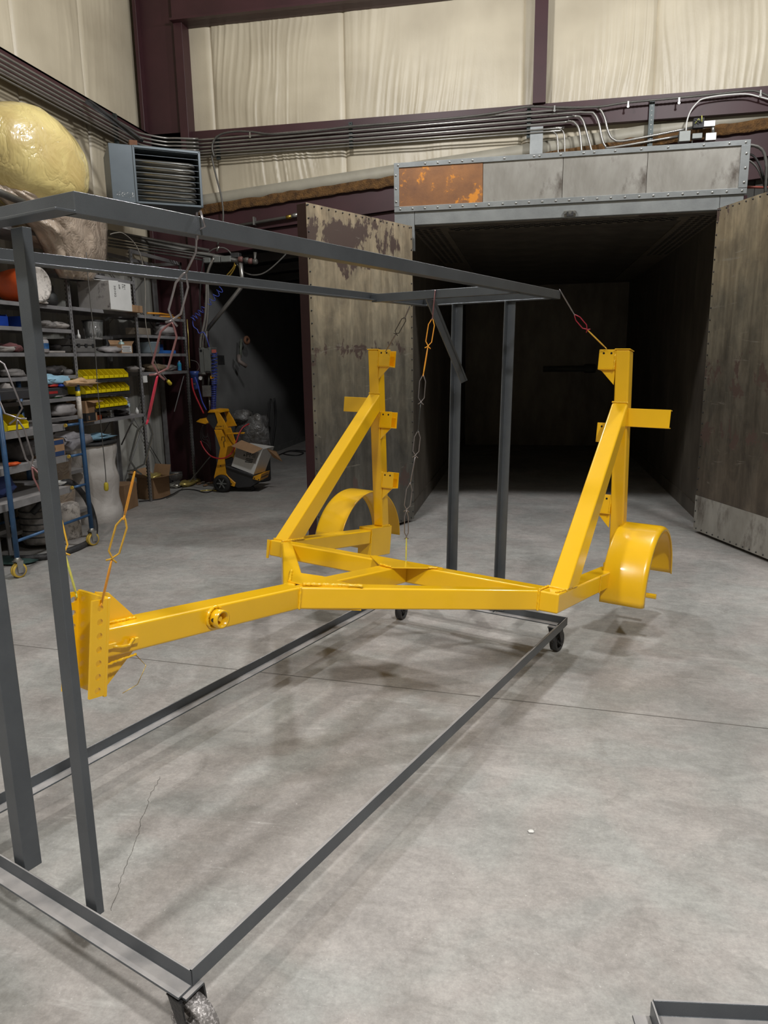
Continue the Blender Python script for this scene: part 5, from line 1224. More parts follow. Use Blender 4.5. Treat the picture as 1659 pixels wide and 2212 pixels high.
for z, tilt in ((1.165, 0), (.885, 0), (.60, 0)):
    for x in (CX,):
        for ya, yb_ in ((CY0, CY0+.001),): pass
    MB().bb((CB-.02, CY0-.25, z-.03), (CX-.06, CY1-.16, z)).build('shelf_board', shelfgrey, ct, bevel=.003, seg=1)
    MB().bb((CX-.0605, CY0-.25, z-.055), (CX-.055, CY1-.16, z+.004)).build('shelf_edge', shelfgrey, ct)
    MB().tube([(CX-.03, CY1-.17, z-.01), (CX-.01, CY1-.0, z-.01)], .012, 10).build('shelf_bar', bluepaint, ct)
    MB().lathe((CX-.032, CY1-.19, z-.01), (0, 1, 0), [(.016, 0), (.016, .012)], 10).build('ring', MATS['yellow_caster_tread'], ct)
MB().bb((CB-.02, CY0-.2, 1.42), (CX-.05, CY1-.07, 1.49)).build('top_tray', machblack, ct, bevel=.004, seg=1)
MB().bb((CX-.0495, CY1-.34, 1.44), (CX-.049, CY1-.22, 1.462)).build('tray_label', mat('red_tray_label', (0.30, 0.02, 0.02), .5), ct)
MB().bb((CX+.0, 0, 0), (CX+.001, .001, .001)) if False else None
for z0, z1, m in ((1.2, 1.46, MATS['dirty_white_plastic']),):
    MB().tube([(CX, CY1, z0), (CX, CY1, z1-.06)], .0216, 14).build('post_label', m, ct, label='white warning sticker'); MB().tube([(CX, CY1, z1-.055), (CX, CY1, z1-.01)], .0216, 14).build('post_label', binyellow, ct, label='yellow warning sticker')
def onc(name, label, cat, x0, y0, x1, y1, z, m, seed, X=-4.2, D=.13, amp=.4, h=None):
    Y0, Y1, Z0, Z1 = yz(x0, y0, x1, y1, X); return slump(name, label, cat, Y0, Y1, z+.002, z+(h or max(.03, Z1-Z0)), X, D, m, seed, amp)
onc('shop_towel', 'pale blue shop towels heaped on the cart top tray', 'cloth', 80, 805, 130, 835, 1.49, ragblue, 31, amp=.55)
gl = onc('leather_gloves', 'tan leather work gloves on the corner of the cart top', 'gloves', 126, 818, 196, 835, 1.49, tan, 32, amp=.5, X=-4.1)
for k, (dx, dz) in enumerate(((0, .012), (.03, .028), (-.03, .04))):
    a = xp(140+k*8, 828, -4.04+dx*.3); b = xp(198-k*6, 833-k*3, -4.02+dx*.3)
    MB().tube(smooth([a, (a*.5+b*.5)+V((.03, 0, .02+dz*.3)), b], 5), .018, 8, radii=[.02, .02, .022, .022, .022, .02, .019, .018, .017, .016, .013]).build('glove_finger', tan, gl)
onc('red_screwdriver', 'red tool handles beside the blue shop towels', 'tool', 100, 826, 128, 836, 1.49, mat('red_tool_handle', (0.5, .03, .02), .4), 33, X=-4.12, D=.04)
onc('purple_rag', 'small dark blue handle between towels and gloves', 'tool', 126, 826, 137, 834, 1.49, bluebin, 34, X=-4.08, D=.03)
Y0, Y1, Z0, Z1 = yz(8, 888, 52, 918, -4.15)
yb2 = ybin(Y0, Y1, 1.167, -4.12, .28, .12); yb2['label'] = 'larger yellow bin on the cart shelf at the left edge'; yb2['group'] = 'yellow parts bins'
Y0, Y1, Z0, Z1 = yz(90, 938, 126, 975, -4.15)
fb = thing('carton', 'brown carton with a handwritten label on the cart', 'carton', (-4.2, (Y0+Y1)/2, .887))
MB().bb((-4.38, Y0, .887), (-4.10, Y1, 1.04)).build('carton_body', cardboard, fb, bevel=.003, seg=1)
MB().bb((-4.35, Y0-.001, .91), (-4.12, Y0-.0002, 1.02)).build('paper_label', dirtywhite, fb)
MB().bb((-4.0995, Y0+.01, .89), (-4.099, Y1-.01, .93)).build('blue_band', mat('navy_print', (0.02, 0.05, 0.14), .6), fb); MB().bb((-4.0995, Y0+.01, .99), (-4.099, Y1-.01, 1.03)).build('blue_band', MATS['navy_print'], fb)
text('Fami', .055, (-4.0988, Y0+.02, .945), (0, 1, 0), (0, 0, 1), ink, fb); text('OR', .07, (-4.24, Y0-.0012, .955), (1, 0, 0), (0, 0, 1), ink, fb); text('dull', .035, (-4.24, Y0-.0012, .92), (1, 0, 0), (0, 0, 1), ink, fb)
onc('cloth_sack', 'crumpled shiny grey sack behind the labelled carton', 'sack', 106, 920, 172, 968, .887, sack, 35, X=-4.32, D=.18, amp=.55)
onc('tool_bag', 'dark tool bag on the cart, left of the near post', 'bag', 12, 942, 50, 988, .887, darkclutter, 36, X=-4.3, D=.2, h=.2)
onc('orange_strap', 'small bright orange strap on the cart edge', 'strap', 16, 989, 38, 997, .887, orange, 37, X=-4.1, D=.04, h=.03)
onc('spray_cap', 'white lump with a blue cap on the lowest cart board', 'rag', 108, 1034, 137, 1050, .60, white, 38, X=-4.25, D=.08)
onc('blue_bag', 'blue woven bag under the cart at the left edge', 'bag', -25, 1020, 16, 1075, .60, mat('blue_woven', (0.05, 0.08, 0.25), .8), 39, X=-4.35, D=.1, h=.2)
a = fl(-10, 1140); tag(MB().bb((a.x-.25, a.y-.3, 0), (a.x, a.y+.12, .45)).build('red_toolbox', mat('dark_red_paint', (0.22, 0.02, 0.03), .4), bevel=.01), 'dark red box at the left edge behind the cart', 'box')
a = fl(20, 1215); tag(MB().lump((a.x, a.y, .02), (.28, .12, .02), 5, .2, 2, 14, 8).build('floor_mat', mat('dark_green_cloth', (0.02, 0.05, 0.045), .8)), 'dark green cloth on the floor left of the cart wheel', 'cloth')
# ================================================================== BARRELS, VACUUM HOSE, CARTONS ON THE FLOOR
def barrel(label, c, r, h, seed, m=wrapwhite, top=True):
    t = thing('wrapped_barrel', label, 'barrel', (c.x, c.y, 0))
    def fn(u, v):
        a = 2*PI*u; z = h*v; k = 1+.05*noise.noise(V((math.cos(a)*2, math.sin(a)*2, z*4+seed)))+.03*noise.noise(V((math.cos(a)*6, math.sin(a)*6, z*9+seed)))+.03*math.sin(z*18)
        return (c.x+math.cos(a)*r*k, c.y+math.sin(a)*r*k, z)
    MB().grid(fn, 44, 22).build('plastic_wrap', m, t, fix=False)
    if top:
        MB().lathe((c.x, c.y, h-.03), Z, [(r*1.0, 0), (r*1.07, .012), (r*1.07, .03), (r, .04), (0, .04)], 30).build('rim', castdark, t)
    return t
bc1 = V((-4.68, 7.10, 0))
barrel('tall barrel in scuffed white plastic wrap under the bins', bc1, .285, .86, 2)
tag(MB().lump((-4.62, 7.12, .905), (.16, .28, .03), 12, .6, 3, 16, 8, .8, flat=.9).build('blue_cloth', ragblue), 'pale blue cloth on top of the wrapped barrel', 'cloth')
tag(MB().lump((-4.72, 6.90, .90), (.10, .14, .025), 14, .6, 3, 12, 8, .8, flat=.9).build('dark_glove', darkclutter), 'dark glove beside the blue cloth on the barrel', 'glove')
barrel('second wrapped barrel behind the blue cart post, brown stained', V((-4.71, 6.33, 0)), .28, .80, 9, wrapclear, False)
tag(MB().lathe((-4.45, 6.28, 0), Z, [(.12, 0), (.13, .02), (.13, .30), (.12, .34), (.08, .36)], 18).build('keg', dirtywhite), 'small dirty white keg behind the cart wheel', 'keg')
vc = thing('shop_vacuum', 'grey shop vacuum behind the lower cart rail', 'vacuum', (-4.48, 5.92, 0))
MB().lathe((-4.48, 5.92, .05), Z, [(.15, 0), (.17, .03), (.17, .3), (.15, .36), (.12, .40)], 20).build('canister', greyclutter, vc)
for k in range(5): MB().lathe((-4.48, 5.92, .12+k*.06), Z, [(.172, 0), (.176, .006), (.172, .012)], 20, cap=False).build('rib', castdark, vc)
for dx, dy in ((.12, .08), (.12, -.08), (-.1, 0)): MB().lathe((-4.48+dx-.012, 5.92+dy, .0255), (1, 0, 0), [(.022, 0), (.025, .012), (.022, .024)], 12).build('foot_wheel', black, vc)
tag(MB().tube(smooth([V((-4.42, 5.75, .36)), V((-4.2, 5.95, .62)), V((-4.18, 6.2, .45)), V((-4.2, 6.35, .2)), V((-4.12, 6.2, .035)), V((-4.05, 5.8, .03)), V((-4.15, 5.5, .03)), V((-4.4, 5.4, .03))], 6), .028, 10).build('vacuum_hose', castdark), 'thick dark vacuum hose curling on the floor under the cart', 'hose')
cb = thing('carton', 'open brown floor carton with gold foil inside, by the end post', 'carton', (-4.63, 8.36, 0))
bx0, bx1, by0, by1, bh = -4.78, -4.50, 8.22, 8.52, .29
# front corner turned a little to the room
R3 = Matrix.Rotation(rad(-14), 3, 'Z'); bcn = V((-4.66, 8.40, 0))
def cp(x, y, z): return bcn+R3 @ V((x, y, 0))+V((0, 0, z))
def cwall(a, b, z0, z1, par, name='side', m=cardboard, th=.005):
    a, b = V(a), V(b); d = (b-a).normalized(); n_2 = V((-d.y, d.x, 0))*th
    return MB().prism([a, b, b+n_2, a+n_2], (0, 0, z1-z0)).build(name, m, par)
q = [cp(-.13, -.15, 0), cp(.13, -.15, 0), cp(.13, .15, 0), cp(-.13, .15, 0)]
for i in range(4): cwall(q[i], q[(i+1) % 4], 0, .27, cb)
def flap(a, b, out, par, m=cardboard): a, b, out = V(a), V(b), V(out); MB().prism([a, b, b+out, a+out], (0, 0, .003)).build('flap', m, par)
T = [p+V((0, 0, .27)) for p in q]
flap(T[0], T[1], R3 @ V((-.02, -.13, 0))+V((0, 0, .07)), cb); flap(T[1], T[2], R3 @ V((.15, .02, 0))+V((0, 0, .03)), cb); flap(T[2], T[3], R3 @ V((0, .05, 0))+V((0, 0, .13)), cb); flap(T[3], T[0], R3 @ V((-.12, 0, 0))+V((0, 0, .08)), cb)
tag(MB().lump(cp(0, 0, .255), (.10, .12, .05), 41, .5, 3, 14, 9, .8).build('foil_wrap', goldfoil), 'gold and silver foil stuffed in the open floor carton', 'foil')
cwb = xp(276, 1102, -4.58)
tag(MB().prism([(-4.78, 7.52, 0), (-4.56, 7.55, 0), (-4.58, 7.86, 0), (-4.80, 7.83, 0)], (0, 0, .30)).build('brown_carton', cardboard, bevel=.004), 'closed brown carton on the floor behind the wire chain', 'carton')
a = fl(382, 1046); jr = thing('glass_jar', 'clear glass jar on the floor against the maroon column', 'jar', (a.x, a.y, 0))
MB().lathe((a.x, a.y, 0), Z, [(.05, 0), (.055, .02), (.04, .05), (.085, .08), (.09, .13), (.085, .16)], 20).build('jar_body', glass, jr); MB().lathe((a.x, a.y, .161), Z, [(.088, 0), (.088, .012), (.02, .02)], 20).build('lid', iron_light, jr)
for k, (x, y, sx_, m, lab) in enumerate(((382, 1052, .14, silverfoil, 'crumpled silver foil on the floor beside the open carton'), (405, 1049, .16, goldfoil, 'crumpled yellow packet on the floor, middle'), (422, 1045, .10, goldfoil, 'small yellow packet on the floor near the grey post'))):
    a = fl(x, y); tag(MB().lump((a.x, a.y, .035), (sx_*.6, sx_, .035), 50+k, .5, 3, 14, 8, .8, flat=.95).build('foil_scrap', m), lab, 'foil')
for k in range(7):
    a = fl(428+k*8+random.uniform(-3, 3), 1046+random.uniform(-3, 5)); tag(MB().lump((a.x, a.y, .012), (.03, .05, .012), 60+k, .5, 3, 8, 6, flat=.9).build('paper_scrap', dirtywhite if k % 2 else cardboard), '%s scrap of packing from the left on the floor by the machine' % ordi[k], 'scrap', 'floor scraps by the machine')
# cables on the floor
pipe('floor_cable', 'black cable trailing along the floor to the machine', 'cable', smooth([fl(300, 1083, .008), fl(345, 1078, .008), fl(372, 1068, .008), fl(392, 1058, .008), fl(420, 1058, .008), fl(445, 1064, .008), fl(468, 1056, .008)], 6), .008, cordb)
pipe('floor_cable', 'thin grey cable looping past the open carton', 'cable', smooth([fl(360, 1076, .007), fl(380, 1066, .007), fl(400, 1050, .01), fl(425, 1022, .18), yp(447, 995, 9.1), yp(456, 985, 9.1)], 6), .008, cord)
pipe('yellow_cable', 'yellow cord end on the floor behind the machine wheel', 'cord', smooth([fl(432, 1061, .008), fl(450, 1059, .008), fl(468, 1060, .008)], 5), .010, goldfoil)

# ================================================================== HANGING CORDS
def hcord(label, pts, X, m):
    P = smooth([xp(x, y, X) for x, y in pts], 5)
    t = thing('drop_cable', label, 'cord', P[-1])
    MB().tube(P, .005, 6).build('cord', m, t)
    d = (P[-1]-P[-2]).normalized()
    MB().lathe(P[-1], d, [(.012, 0), (.022, .015), (.024, .07), (.018, .085), (.012, .09)], 12).build('plug', plugy, t, label='yellow plug')
    return t
hcord('dark cord hanging before the yellow bins, yellow plug low', [(186, 545), (190, 600), (196, 660), (205, 750), (212, 850), (220, 940), (227, 1010), (229, 1042)], -4.30, cord)
hcord('pale cord hanging past the right bay, yellow plug midway', [(238, 506), (250, 503), (266, 504), (290, 525), (306, 560), (314, 620), (314, 690), (325, 750), (340, 793), (362, 822)], -4.30, mat('pale_cord', (0.26, 0.24, 0.21), .5))
# ================================================================== PIPES AND ELECTRICS BY THE COLUMN
for k, (a, b, r, lab) in enumerate((((235, 500), (452, 541), .02, 'upper'), ((235, 506), (520, 565), .03, 'thickest'), ((235, 518), (480, 556), .012, 'middle'), ((235, 524), (458, 558), .012, 'fourth'), ((235, 531), (442, 562), .012, 'lowest'))):
    A = xp(a[0], a[1], -4.86); y2 = 9.25
    pipe('service_pipe', '%s of the dusty service pipes running right behind the top rail' % lab, 'pipe', [A, xp(b[0]*.35+a[0]*.65, a[1]*.65+b[1]*.35, -4.80), yp(b[0], b[1], 9.2)], r, conduit_dark, 'service pipes under the heater')
def ebox(name, label, x0, y0, x1, y1, y, d, m=boxgrey, cat='box', bev=.004):
    a = yp(x0, y0, y); b = yp(x1, y1, y); return tag(MB().bb((min(a.x, b.x), y, min(a.z, b.z)), (max(a.x, b.x), y+d, max(a.z, b.z))).build(name, m, bevel=bev, seg=1), label, cat)
ebox('conduit_box', 'small grey box at the pipe ends, leftmost of three', 438, 557, 454, 567, 9.16, .08)
ebox('conduit_box', 'small grey box at the pipe ends, middle of three', 459, 554, 475, 566, 9.16, .08)
ebox('conduit_box', 'small grey box at the pipe ends, rightmost of three', 476, 553, 498, 565, 9.16, .08)
ebox('transformer_box', 'dark box above the three small conduit boxes', 497, 546, 516, 556, 9.2, .1, castdark)
pp = lambda pts, y, n=4: ppx(pts, y, n)
pipe('air_pipe', 'steel pipe dropping and slanting back down to the panel', 'pipe', [yp(519, 560, 9.2), yp(523, 602, 9.2), yp(520, 622, 9.2), yp(447, 713, 9.2)], .028, conduit)
pipe('air_pipe', 'capped pipe branch right of the pipe cross', 'pipe', [yp(520, 560, 9.18), yp(551, 566, 9.18), yp(551, 545, 9.18)], .022, conduit_dark)
for k, (x, y) in enumerate(((520, 560), (533, 562), (541, 564), (551, 565))):
    c = yp(x, y, 9.18); tag(MB().lathe(c-V((.03, 0, .003)), (1, 0, .05), [(.026, 0), (.036, .01), (.036, .05), (.026, .06)], 12).build('pipe_fitting', conduit_dark if k % 2 else mat('red_brown_fitting', (0.16, 0.07, 0.06), .5)), ['pipe cross fitting at the top of the drop', 'second fitting from the pipe cross', 'third fitting from the pipe cross', 'elbow fitting at the branch end'][k], 'fitting')
pipe('sagging_cable', 'pale cable sagging between the pipe and the oven door', 'cable', pp([(508, 562), (516, 577), (528, 588), (545, 594), (565, 592), (585, 580), (612, 555), (620, 545)], 9.3, 5), .009, cord)
pipe('cable_loop', 'thin cable arch above the conduit boxes', 'cable', pp([(448, 547), (462, 538), (480, 535), (492, 540), (499, 548)], 9.2), .008, cord)
pipe('thin_rod', 'thin pale rod crossing above the conduit boxes', 'rod', [yp(473, 532, 9.15), yp(468, 543, 9.15)], .012, conduit)
tag(MB().tube(pp([(507, 560), (506, 574), (498, 586), (490, 595), (494, 598), (505, 583), (509, 572)], 9.2), .010, 6).build('ball_valve', brass), 'small valve with a wire handle under the thick pipe', 'valve')
pipe('liquidtight', 'pale flexible conduit curving down to the panel, upper left', 'conduit', pp([(462, 558), (452, 578), (447, 600), (446, 640), (444, 680), (440, 705), (434, 730), (433, 752)], 9.0, 5), .018, conduit)
pipe('liquidtight', 'second pale conduit curving down to the panel', 'conduit', pp([(448, 600), (450, 640), (449, 680), (446, 705), (440, 728), (438, 752)], 9.02, 5), .014, conduit)
pipe('liquidtight', 'dark cable beside the maroon column above the panel', 'cable', pp([(440, 560), (434, 600), (432, 650), (434, 700), (436, 752)], 9.1, 5), .010, cordb)
pipe('panel_nipple', 'short pipe entering the top of the grey panel', 'pipe', [yp(446, 715, 9.0), yp(445, 752, 9.0)], .020, conduit_dark)
a = yp(428, 751, 8.98); b = yp(457, 806, 8.98)
ep = thing('electrical_panel', 'grey electrical panel on the maroon column behind the chain', 'panel', ((a.x+b.x)/2, 9.1, b.z))
MB().bb((a.x, 8.99, b.z), (b.x, 9.2, a.z)).build('enclosure', boxgrey, ep, bevel=.005, seg=1)
MB().bb((a.x+.07, 8.975, b.z+.02), (b.x-.005, 8.99, a.z-.01)).build('panel_door', boxgrey, ep, bevel=.003, seg=1)
MB().lathe((a.x+.03, 8.9895, a.z-.04), (0, -1, 0), [(.018, 0), (.018, .001)], 14).build('knockout', holeblack, ep)
MB().bb((b.x-.07, 8.96, b.z+.01), (b.x-.02, 8.975, b.z+.03)).build('hasp', castdark, ep)
MB().bb((-4.2, 9.2, b.z+.1), (-4.05, 9.46, a.z-.1)).build('mount_bracket', castdark, ep)
pipe('panel_nipple', 'pipe between the panel and the small switch box', 'pipe', [yp(451, 806, 9.05), yp(451, 834, 9.05)], .016, conduit_dark)
pipe('panel_nipple', 'left pipe between the panel and the regulator', 'pipe', [yp(439, 806, 9.05), yp(438, 834, 9.05)], .014, conduit_dark)
sb = ebox('switch_box', 'small scuffed aluminium switch box below the panel', 436, 833, 456, 857, 8.98, .1, silver)
pipe('panel_nipple', 'pipe below the aluminium switch box', 'pipe', [yp(452, 857, 9.03), yp(454, 885, 9.03)], .014, conduit)
a = yp(405, 802, 8.9); b = yp(426, 842, 8.9)
fr_ = thing('air_filter', 'dark blue air filter regulator beside the shelf end post', 'filter', ((a.x+b.x)/2, 8.98, b.z))
c = V(((a.x+b.x)/2, 8.98, b.z)); hgt = a.z-b.z
MB().lathe(c, Z, [(.03, 0), (.045, .02), (.05, hgt*.75), (.06, hgt*.78), (.06, hgt)], 16).build('filter_bowl', filterblue, fr_)
MB().tube([c+V((.03, 0, hgt*.85)), c+V((.16, 0, hgt*.85))], .018, 10).build('outlet', conduit_dark, fr_)
MB().lathe(c+V((.10, -.03, hgt*.62)), (0, -1, 0), [(.028, 0), (.028, .02)], 16).build('gauge', silver, fr_); MB().lathe(c+V((.10, -.051, hgt*.62)), (0, -1, 0), [(.023, 0), (.023, .002)], 16).build('gauge_face', white, fr_)
MB().lathe(c+V((.02, -.05, hgt*.32)), (0, -1, 0), [(.014, 0), (.014, .02)], 12).build('drain_knob', silver, fr_)
pipe('red_hose', 'red air hose from the regulator down to the yellow machine', 'hose', pp([(414, 817), (416, 835), (421, 852), (430, 872), (440, 893)], 8.86, 5), .011, redm)
pipe('blue_hose', 'thin blue hose beside the red air hose', 'hose', pp([(421, 815), (427, 830), (432, 850), (437, 868), (446, 886)], 8.88, 5), .009, bluehose)
def coil(label, path, r, turns, tr=.006, m=bluehose, name='coil_hose'):
    P = smooth([V(p) for p in path], 8); n = turns*10; out = []
    for i in range(n+1):
        t = i/n*(len(P)-1); k = min(int(t), len(P)-2); p = P[k].lerp(P[k+1], t-k); d = (P[k+1]-P[k]).normalized()
        a = V((0, 0, 1)) if abs(d.z) < .9 else V((0, 1, 0)); e1 = (a-d*a.dot(d)).normalized(); e2 = d.cross(e1); an = 2*PI*i/10
        out.append(p+(e1*math.cos(an)+e2*math.sin(an))*r)
    return tag(MB().tube(out, tr, 6).build(name, m), label, 'hose')
coil('blue coiled air hose hanging right of the electrical panel', [yp(463, 762, 9.0), yp(463, 800, 9.0), yp(463, 830, 9.0)], .034, 11)
coil('tightly packed lower end of the blue coiled hose', [yp(463, 831, 9.02), yp(462, 860, 9.02), yp(461, 886, 9.02)], .030, 16)
coil('blue coiled hose strung diagonally across the column', [yp(478, 624, 9.05), yp(455, 650, 9.05), yp(432, 675, 9.0), yp(416, 690, 8.95)], .036, 9, .005)
pipe('blue_hose', 'blue hose end kinked below the diagonal coil', 'hose', pp([(416, 692), (418, 705), (426, 712), (430, 720), (440, 718), (448, 735), (452, 750)], 8.95, 5), .006, bluehose)
ebox('red_tag', 'small red tag clipped on the coiled hose', 457, 755, 467, 762, 8.94, .01, mat('faded_red', (0.5, .12, .10), .6), 'tag', 0)
ebox('valve_handle', 'small yellow valve handle below the panel', 454, 812, 461, 818, 8.98, .02, machyellow, 'valve', 0)
pipe('thin_yellow_hose', 'thin yellow hose along the right shelf post', 'hose', [xp(x, y, -4.535) for x, y in ((404, 690), (407, 730), (408, 760), (410, 795))], .006, goldfoil)
pipe('looped_wire', 'thin dark wire loop beside the shelf post', 'wire', pp([(412, 778), (425, 782), (430, 795), (418, 808)], 8.95, 5), .004, cord)

# ================================================================== FUME EXTRACTOR MACHINE
MY = 8.86
def mp_(x, y, Y=MY): return yp(400+x/7.541, 860+y/7.541, Y)
mc = thing('floor_machine', 'yellow and black wheeled machine with a hooded head, by the opening', 'machine', (-3.75, 9.05, 0))
def mpoly(name, pts, Y, d, m, bevel=.003, label=None, par=mc): 
    P = [mp_(x, y, MY) for x, y in pts]; P = [V((p.x, Y, max(p.z, .004))) for p in P]; return MB().prism(P, (0, d, 0)).build(name, m, par, bevel=bevel, seg=1, label=label)
for Y in (MY, MY+.30):
    mpoly('head_side', [(480, 235), (545, 230), (640, 380), (692, 487), (500, 510), (480, 492), (528, 400), (512, 330)], Y, .02, machyellow)
    mpoly('lower_side', [(535, 1000), (640, 1010), (665, 1230), (700, 1280), (820, 1385), (800, 1445), (745, 1425), (700, 1350), (620, 1330), (490, 1390), (468, 1290)], Y, .02, machyellow)
    mpoly('neck_side', [(470, 515), (590, 515), (622, 610), (660, 720), (690, 790), (655, 960), (640, 1012), (535, 1005), (570, 810)], Y, .02, machyellow)
mpoly('head_top', [(362, 238), (400, 190), (545, 200), (566, 240), (540, 232), (478, 236)], MY, .32, machyellow)
mpoly('head_box', [(335, 335), (360, 250), (478, 240), (510, 330), (524, 400), (470, 495), (445, 505), (372, 405)], MY+.022, .276, machblack)
mpoly('beak', [(175, 385), (238, 338), (338, 340), (372, 400), (330, 425), (275, 412)], MY+.0, .32, machyellow)
mpoly('neck_core', [(490, 520), (585, 520), (650, 730), (680, 795), (640, 1000), (545, 1000), (575, 810)], MY+.022, .276, machyellow)
mpoly('base_tub', [(655, 1100), (1110, 1262), (1235, 1290), (1205, 1350), (1060, 1450), (840, 1465), (760, 1425), (700, 1340), (560, 1330), (545, 1010), (640, 1015)], MY+.022, .276, machblack)
mpoly('tub_rim', [(650, 1098), (1112, 1258), (1108, 1290), (650, 1130)], MY+.005, .31, machblack)
mpoly('end_plate', [(1112, 1275), (1245, 1235), (1215, 1350), (1098, 1318)], MY-.002, .32, machyellow)
mpoly('handle_bar', [(622, 583), (905, 570), (918, 580), (910, 595), (625, 608)], MY+.10, .03, machyellow)
c = mp_(617, 1425); wr = .118
for Y in (MY-.05, MY+.33):
    w_ = MB().lathe((c.x, Y, wr), (0, 1, 0), [(wr*.62, 0), (wr*.95, 0), (wr, .01), (wr, .035), (wr*.95, .045), (wr*.62, .045)], 30, cap=False).lathe((c.x, Y+.02, wr), (0, 1, 0), [(wr*.62, 0), (wr*.62, .01)], 24)
    w_ = w_.build('wheel', black, mc)
    MB().lathe((c.x, Y-.004, wr), (0, 1, 0), [(.018, 0), (.018, .03)], 12).build('hub', boxgrey, w_)
    for k in range(6):
        a = PI*k/3; dd = V((math.cos(a), 0, math.sin(a))); MB().box(V((c.x, Y+.012, wr))+dd*.045, (.014, .01, .05), (dd.cross(V((0, 1, 0))), (0, 1, 0), dd)).build('spoke', boxgrey, w_)
cc2 = mp_(1035, 1465, MY); MB().lathe((cc2.x, MY+.12, .032), (0, 1, 0), [(.026, 0), (.032, .006), (.032, .02), (.026, .026)], 14).build('swivel_wheel', castdark, mc)
MB().tube([(cc2.x, MY+.133, .03), (cc2.x, MY+.133, .10)], .008, 8).build('swivel_stem', castdark, mc)
for x, y in ((578, 1103), (512, 1320), (755, 1395), (1130, 1305), (1198, 1328)):
    p = mp_(x, y); MB().lathe((p.x, MY-.001, p.z), (0, -1, 0), [(.009, 0), (.009, .004)], 8).build('bolt', castdark, mc)
MB().tube([mp_(592, 690, MY-.003), mp_(596, 632, MY-.003), mp_(640, 628, MY-.003), mp_(650, 700, MY-.003), mp_(628, 704, MY-.003), mp_(636, 800, MY-.003)], .004, 5).build('latch_wire', ink, mc)
p = mp_(500, 470, MY-.001); text('Series 2', .035, (p.x, MY-.0012, p.z), (1, 0, -.0), (0, 0, 1), ink, mc)
pipe('power_cable', 'red and black cable looped round the machine neck and up to the bag', 'cable', smooth([mp_(250, 700, MY-.03), mp_(300, 810, MY-.04), mp_(400, 930, MY-.05), mp_(520, 980, MY-.06), mp_(640, 975, MY-.06), mp_(730, 920, MY-.05), mp_(790, 840, MY-.02), mp_(830, 720, MY+.0), mp_(870, 600, MY+.05), mp_(940, 480, MY+.12), mp_(1040, 420, MY+.2)], 5), .009, redm)
for k in range(4):
    pipe('thin_wire', '%s tangled thin wire hanging under the machine head, from the front' % ordi[k], 'wire', smooth([mp_(290+k*15, 440, MY+.05*k), mp_(250+k*20, 560+k*10, MY+.04*k), mp_(270+k*25, 690-k*20, MY+.03*k), mp_(360+k*8, 750-k*60, MY+.04*k), mp_(420, 860-k*30, MY+.05*k)], 5), .0035, cordb, 'tangled wires under the machine head')
bxm = thing('carton', 'white open carton with brown flaps resting tilted on the machine', 'carton', (-3.6, 9.1, .3))
TL, TR, BR, BL = [mp_(*p, MY+.01) for p in ((845, 775), (1250, 835), (1100, 1252), (738, 1112))]
for p in (TL, TR, BR, BL): p.y = MY+.03
dv = V((.05, .30, .0))
cart_w = MB().prism([TL, TR, BR, BL], (0, .004, 0)); cart_w.build('front_panel', white, bxm)
MB().prism([TR, BR, BR+dv, TR+dv], (.004, 0, 0)).build('side_panel', white, bxm)
MB().prism([TL, BL, BL+dv, TL+dv], (.004, 0, 0)).build('side_panel', white, bxm)
MB().prism([TL+dv, TR+dv, BR+dv, BL+dv], (0, .004, 0)).build('back_panel', white, bxm)
MB().prism([BL, BR, BR+dv, BL+dv], (0, 0, .004)).build('bottom_panel', white, bxm)
e = [mp_(*p, MY+.0) for p in ((800, 768), (905, 690), (1250, 828), (1150, 890))]
for p, yy in zip(e, (-.10, .03, .03, -.10)): p.y = MY+yy
MB().prism(e, (0, 0, .003)).build('flap', cardboard, bxm)
e = [mp_(*p, MY+.0) for p in ((1275, 840), (1418, 890), (1510, 1070), (1340, 1003))]
MB().prism([V((p.x, MY+.12+.1*i/3, p.z)) for i, p in enumerate(e)], (0, .004, 0)).build('flap', cardboard, bxm)
e = [mp_(*p, MY+.0) for p in ((808, 815), (1190, 890), (1135, 1080), (800, 960))]
MB().prism([V((p.x, MY+.0288, p.z)) for p in e], (0, .001, 0)).build('tape_band', mat('grey_print_band', (0.30, 0.28, 0.26), .7), bxm)
xd = (TR-TL).normalized(); p = mp_(975, 960, MY); text('PMI', .085, (p.x, MY+.0285, p.z), xd, xd.cross(V((0, -1, 0)))*-1 if False else V((-xd.z, 0, xd.x)), ink, bxm)
p = mp_(950, 935, MY); MB().lathe((p.x, MY+.0285, p.z), (0, -1, 0), [(.020, 0), (.020, .0005)], 3).build('drop_mark', ink, bxm)
for k in range(3):
    p = mp_(975-k*8, 985+k*25, MY); MB().box((p.x+.05, MY+.0285, p.z-.01), (.10, .0006, .012), (xd, (0, 1, 0), V((-xd.z, 0, xd.x)))).build('print_line', castdark, bxm)
# grey bag on a drum behind
p = yp(548, 950, 9.8); bg = thing('refuse_bag', 'grey clear refuse bag full of scrap behind the machine', 'bag', (p.x, 9.8, 0))
MB().lump((p.x, 9.8, .62), (.26, .2, .34), 21, .25, 2, 20, 14, .75).build('bag_body', wrapgrey, bg); MB().lump((p.x-.12, 9.72, .92), (.17, .15, .10), 22, .45, 3, 14, 9).build('bag_top', wrapgrey, bg)
MB().lathe((p.x, 9.8, 0), Z, [(.2, 0), (.22, .02), (.22, .4)], 20).build('bin', castdark, bg)
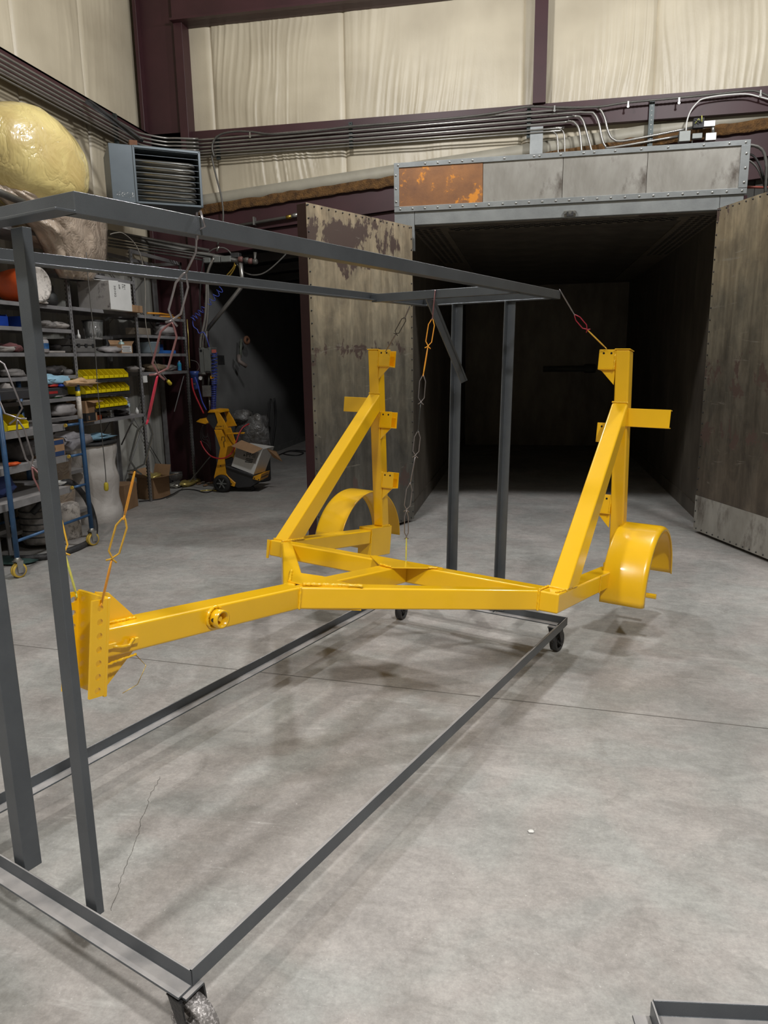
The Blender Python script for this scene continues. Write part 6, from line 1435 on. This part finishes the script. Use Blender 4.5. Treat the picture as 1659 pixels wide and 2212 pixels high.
# annex wall gear
wbk = thing('wall_bracket', 'rusty ring and hook bracket on the dark annex wall', 'bracket', (-4.6, 11.7, 1.6))
MB().tube([xp(521, 733, -4.55), xp(519, 772, -4.55)], .022, 8).build('bracket_arm', mat('dull_green_grey', (0.10, 0.11, 0.085), .6), wbk)
MB().tube([xp(516, 768, -4.52), xp(516, 780, -4.5), xp(532, 791, -4.42)], .035, 8).build('hook_arm', mat('dull_pink_grey', (0.20, 0.16, 0.14), .6), wbk)
cr_ = xp(533, 735, -4.5)
MB().tube([cr_+V((.0, .09*math.cos(a), .05*math.sin(a))) for a in [2*PI*k/8 for k in range(8)]], .025, 6, closed=True).build('rusty_ring', MATS['rusty_tube'], wbk)
for k, pts in enumerate(([(585, 862), (581, 890), (580, 930), (579, 975)], [(593, 860), (596, 900), (590, 950), (585, 985)])):
    pipe('hanging_hose', ['left black hose hanging on the annex wall', 'right black hose hanging on the annex wall'][k], 'hose', smooth([xp(x, y, -4.58) for x, y in pts], 4), .018, black)
pipe('floor_cable', 'dark cord coiled on the annex floor beside the oven door', 'cord', smooth([fl(602, 983, .01), fl(625, 975, .01), fl(655, 978, .01), fl(640, 984, .01), fl(612, 980, .01), fl(632, 973, .01), fl(664, 975, .01)], 5), .012, cordb)

# hairline crack in the slab and a torn white label lying on it
cm = MB(); pr0 = None
cpts = [fl(x, y) for x, y in ((346, 1678), (335, 1700), (322, 1722), (318, 1745), (305, 1770), (300, 1800), (288, 1832), (276, 1860), (262, 1895), (254, 1930), (240, 1968))]
cpts = smooth(cpts, 4); cpts = [p+V((random.uniform(-.004, .004), random.uniform(-.004, .004), 0)) for p in cpts]
for a, b in zip(cpts[:-1], cpts[1:]):
    d = (b-a).normalized(); n_1 = V((-d.y, d.x, 0))*random.uniform(.0006, .0013); cm.prism([a-n_1, a+n_1, b+n_1, b-n_1], (0, 0, .0006))
struct(cm.build('trim_10', MATS['joint_grit']))
a = fl(1147, 1797); tag(MB().lump((a.x, a.y, .003), (.012, .009, .002), 77, .6, 4, 12, 6, .8).build('torn_label', white), 'small torn white label stuck to the floor in the right foreground', 'label')
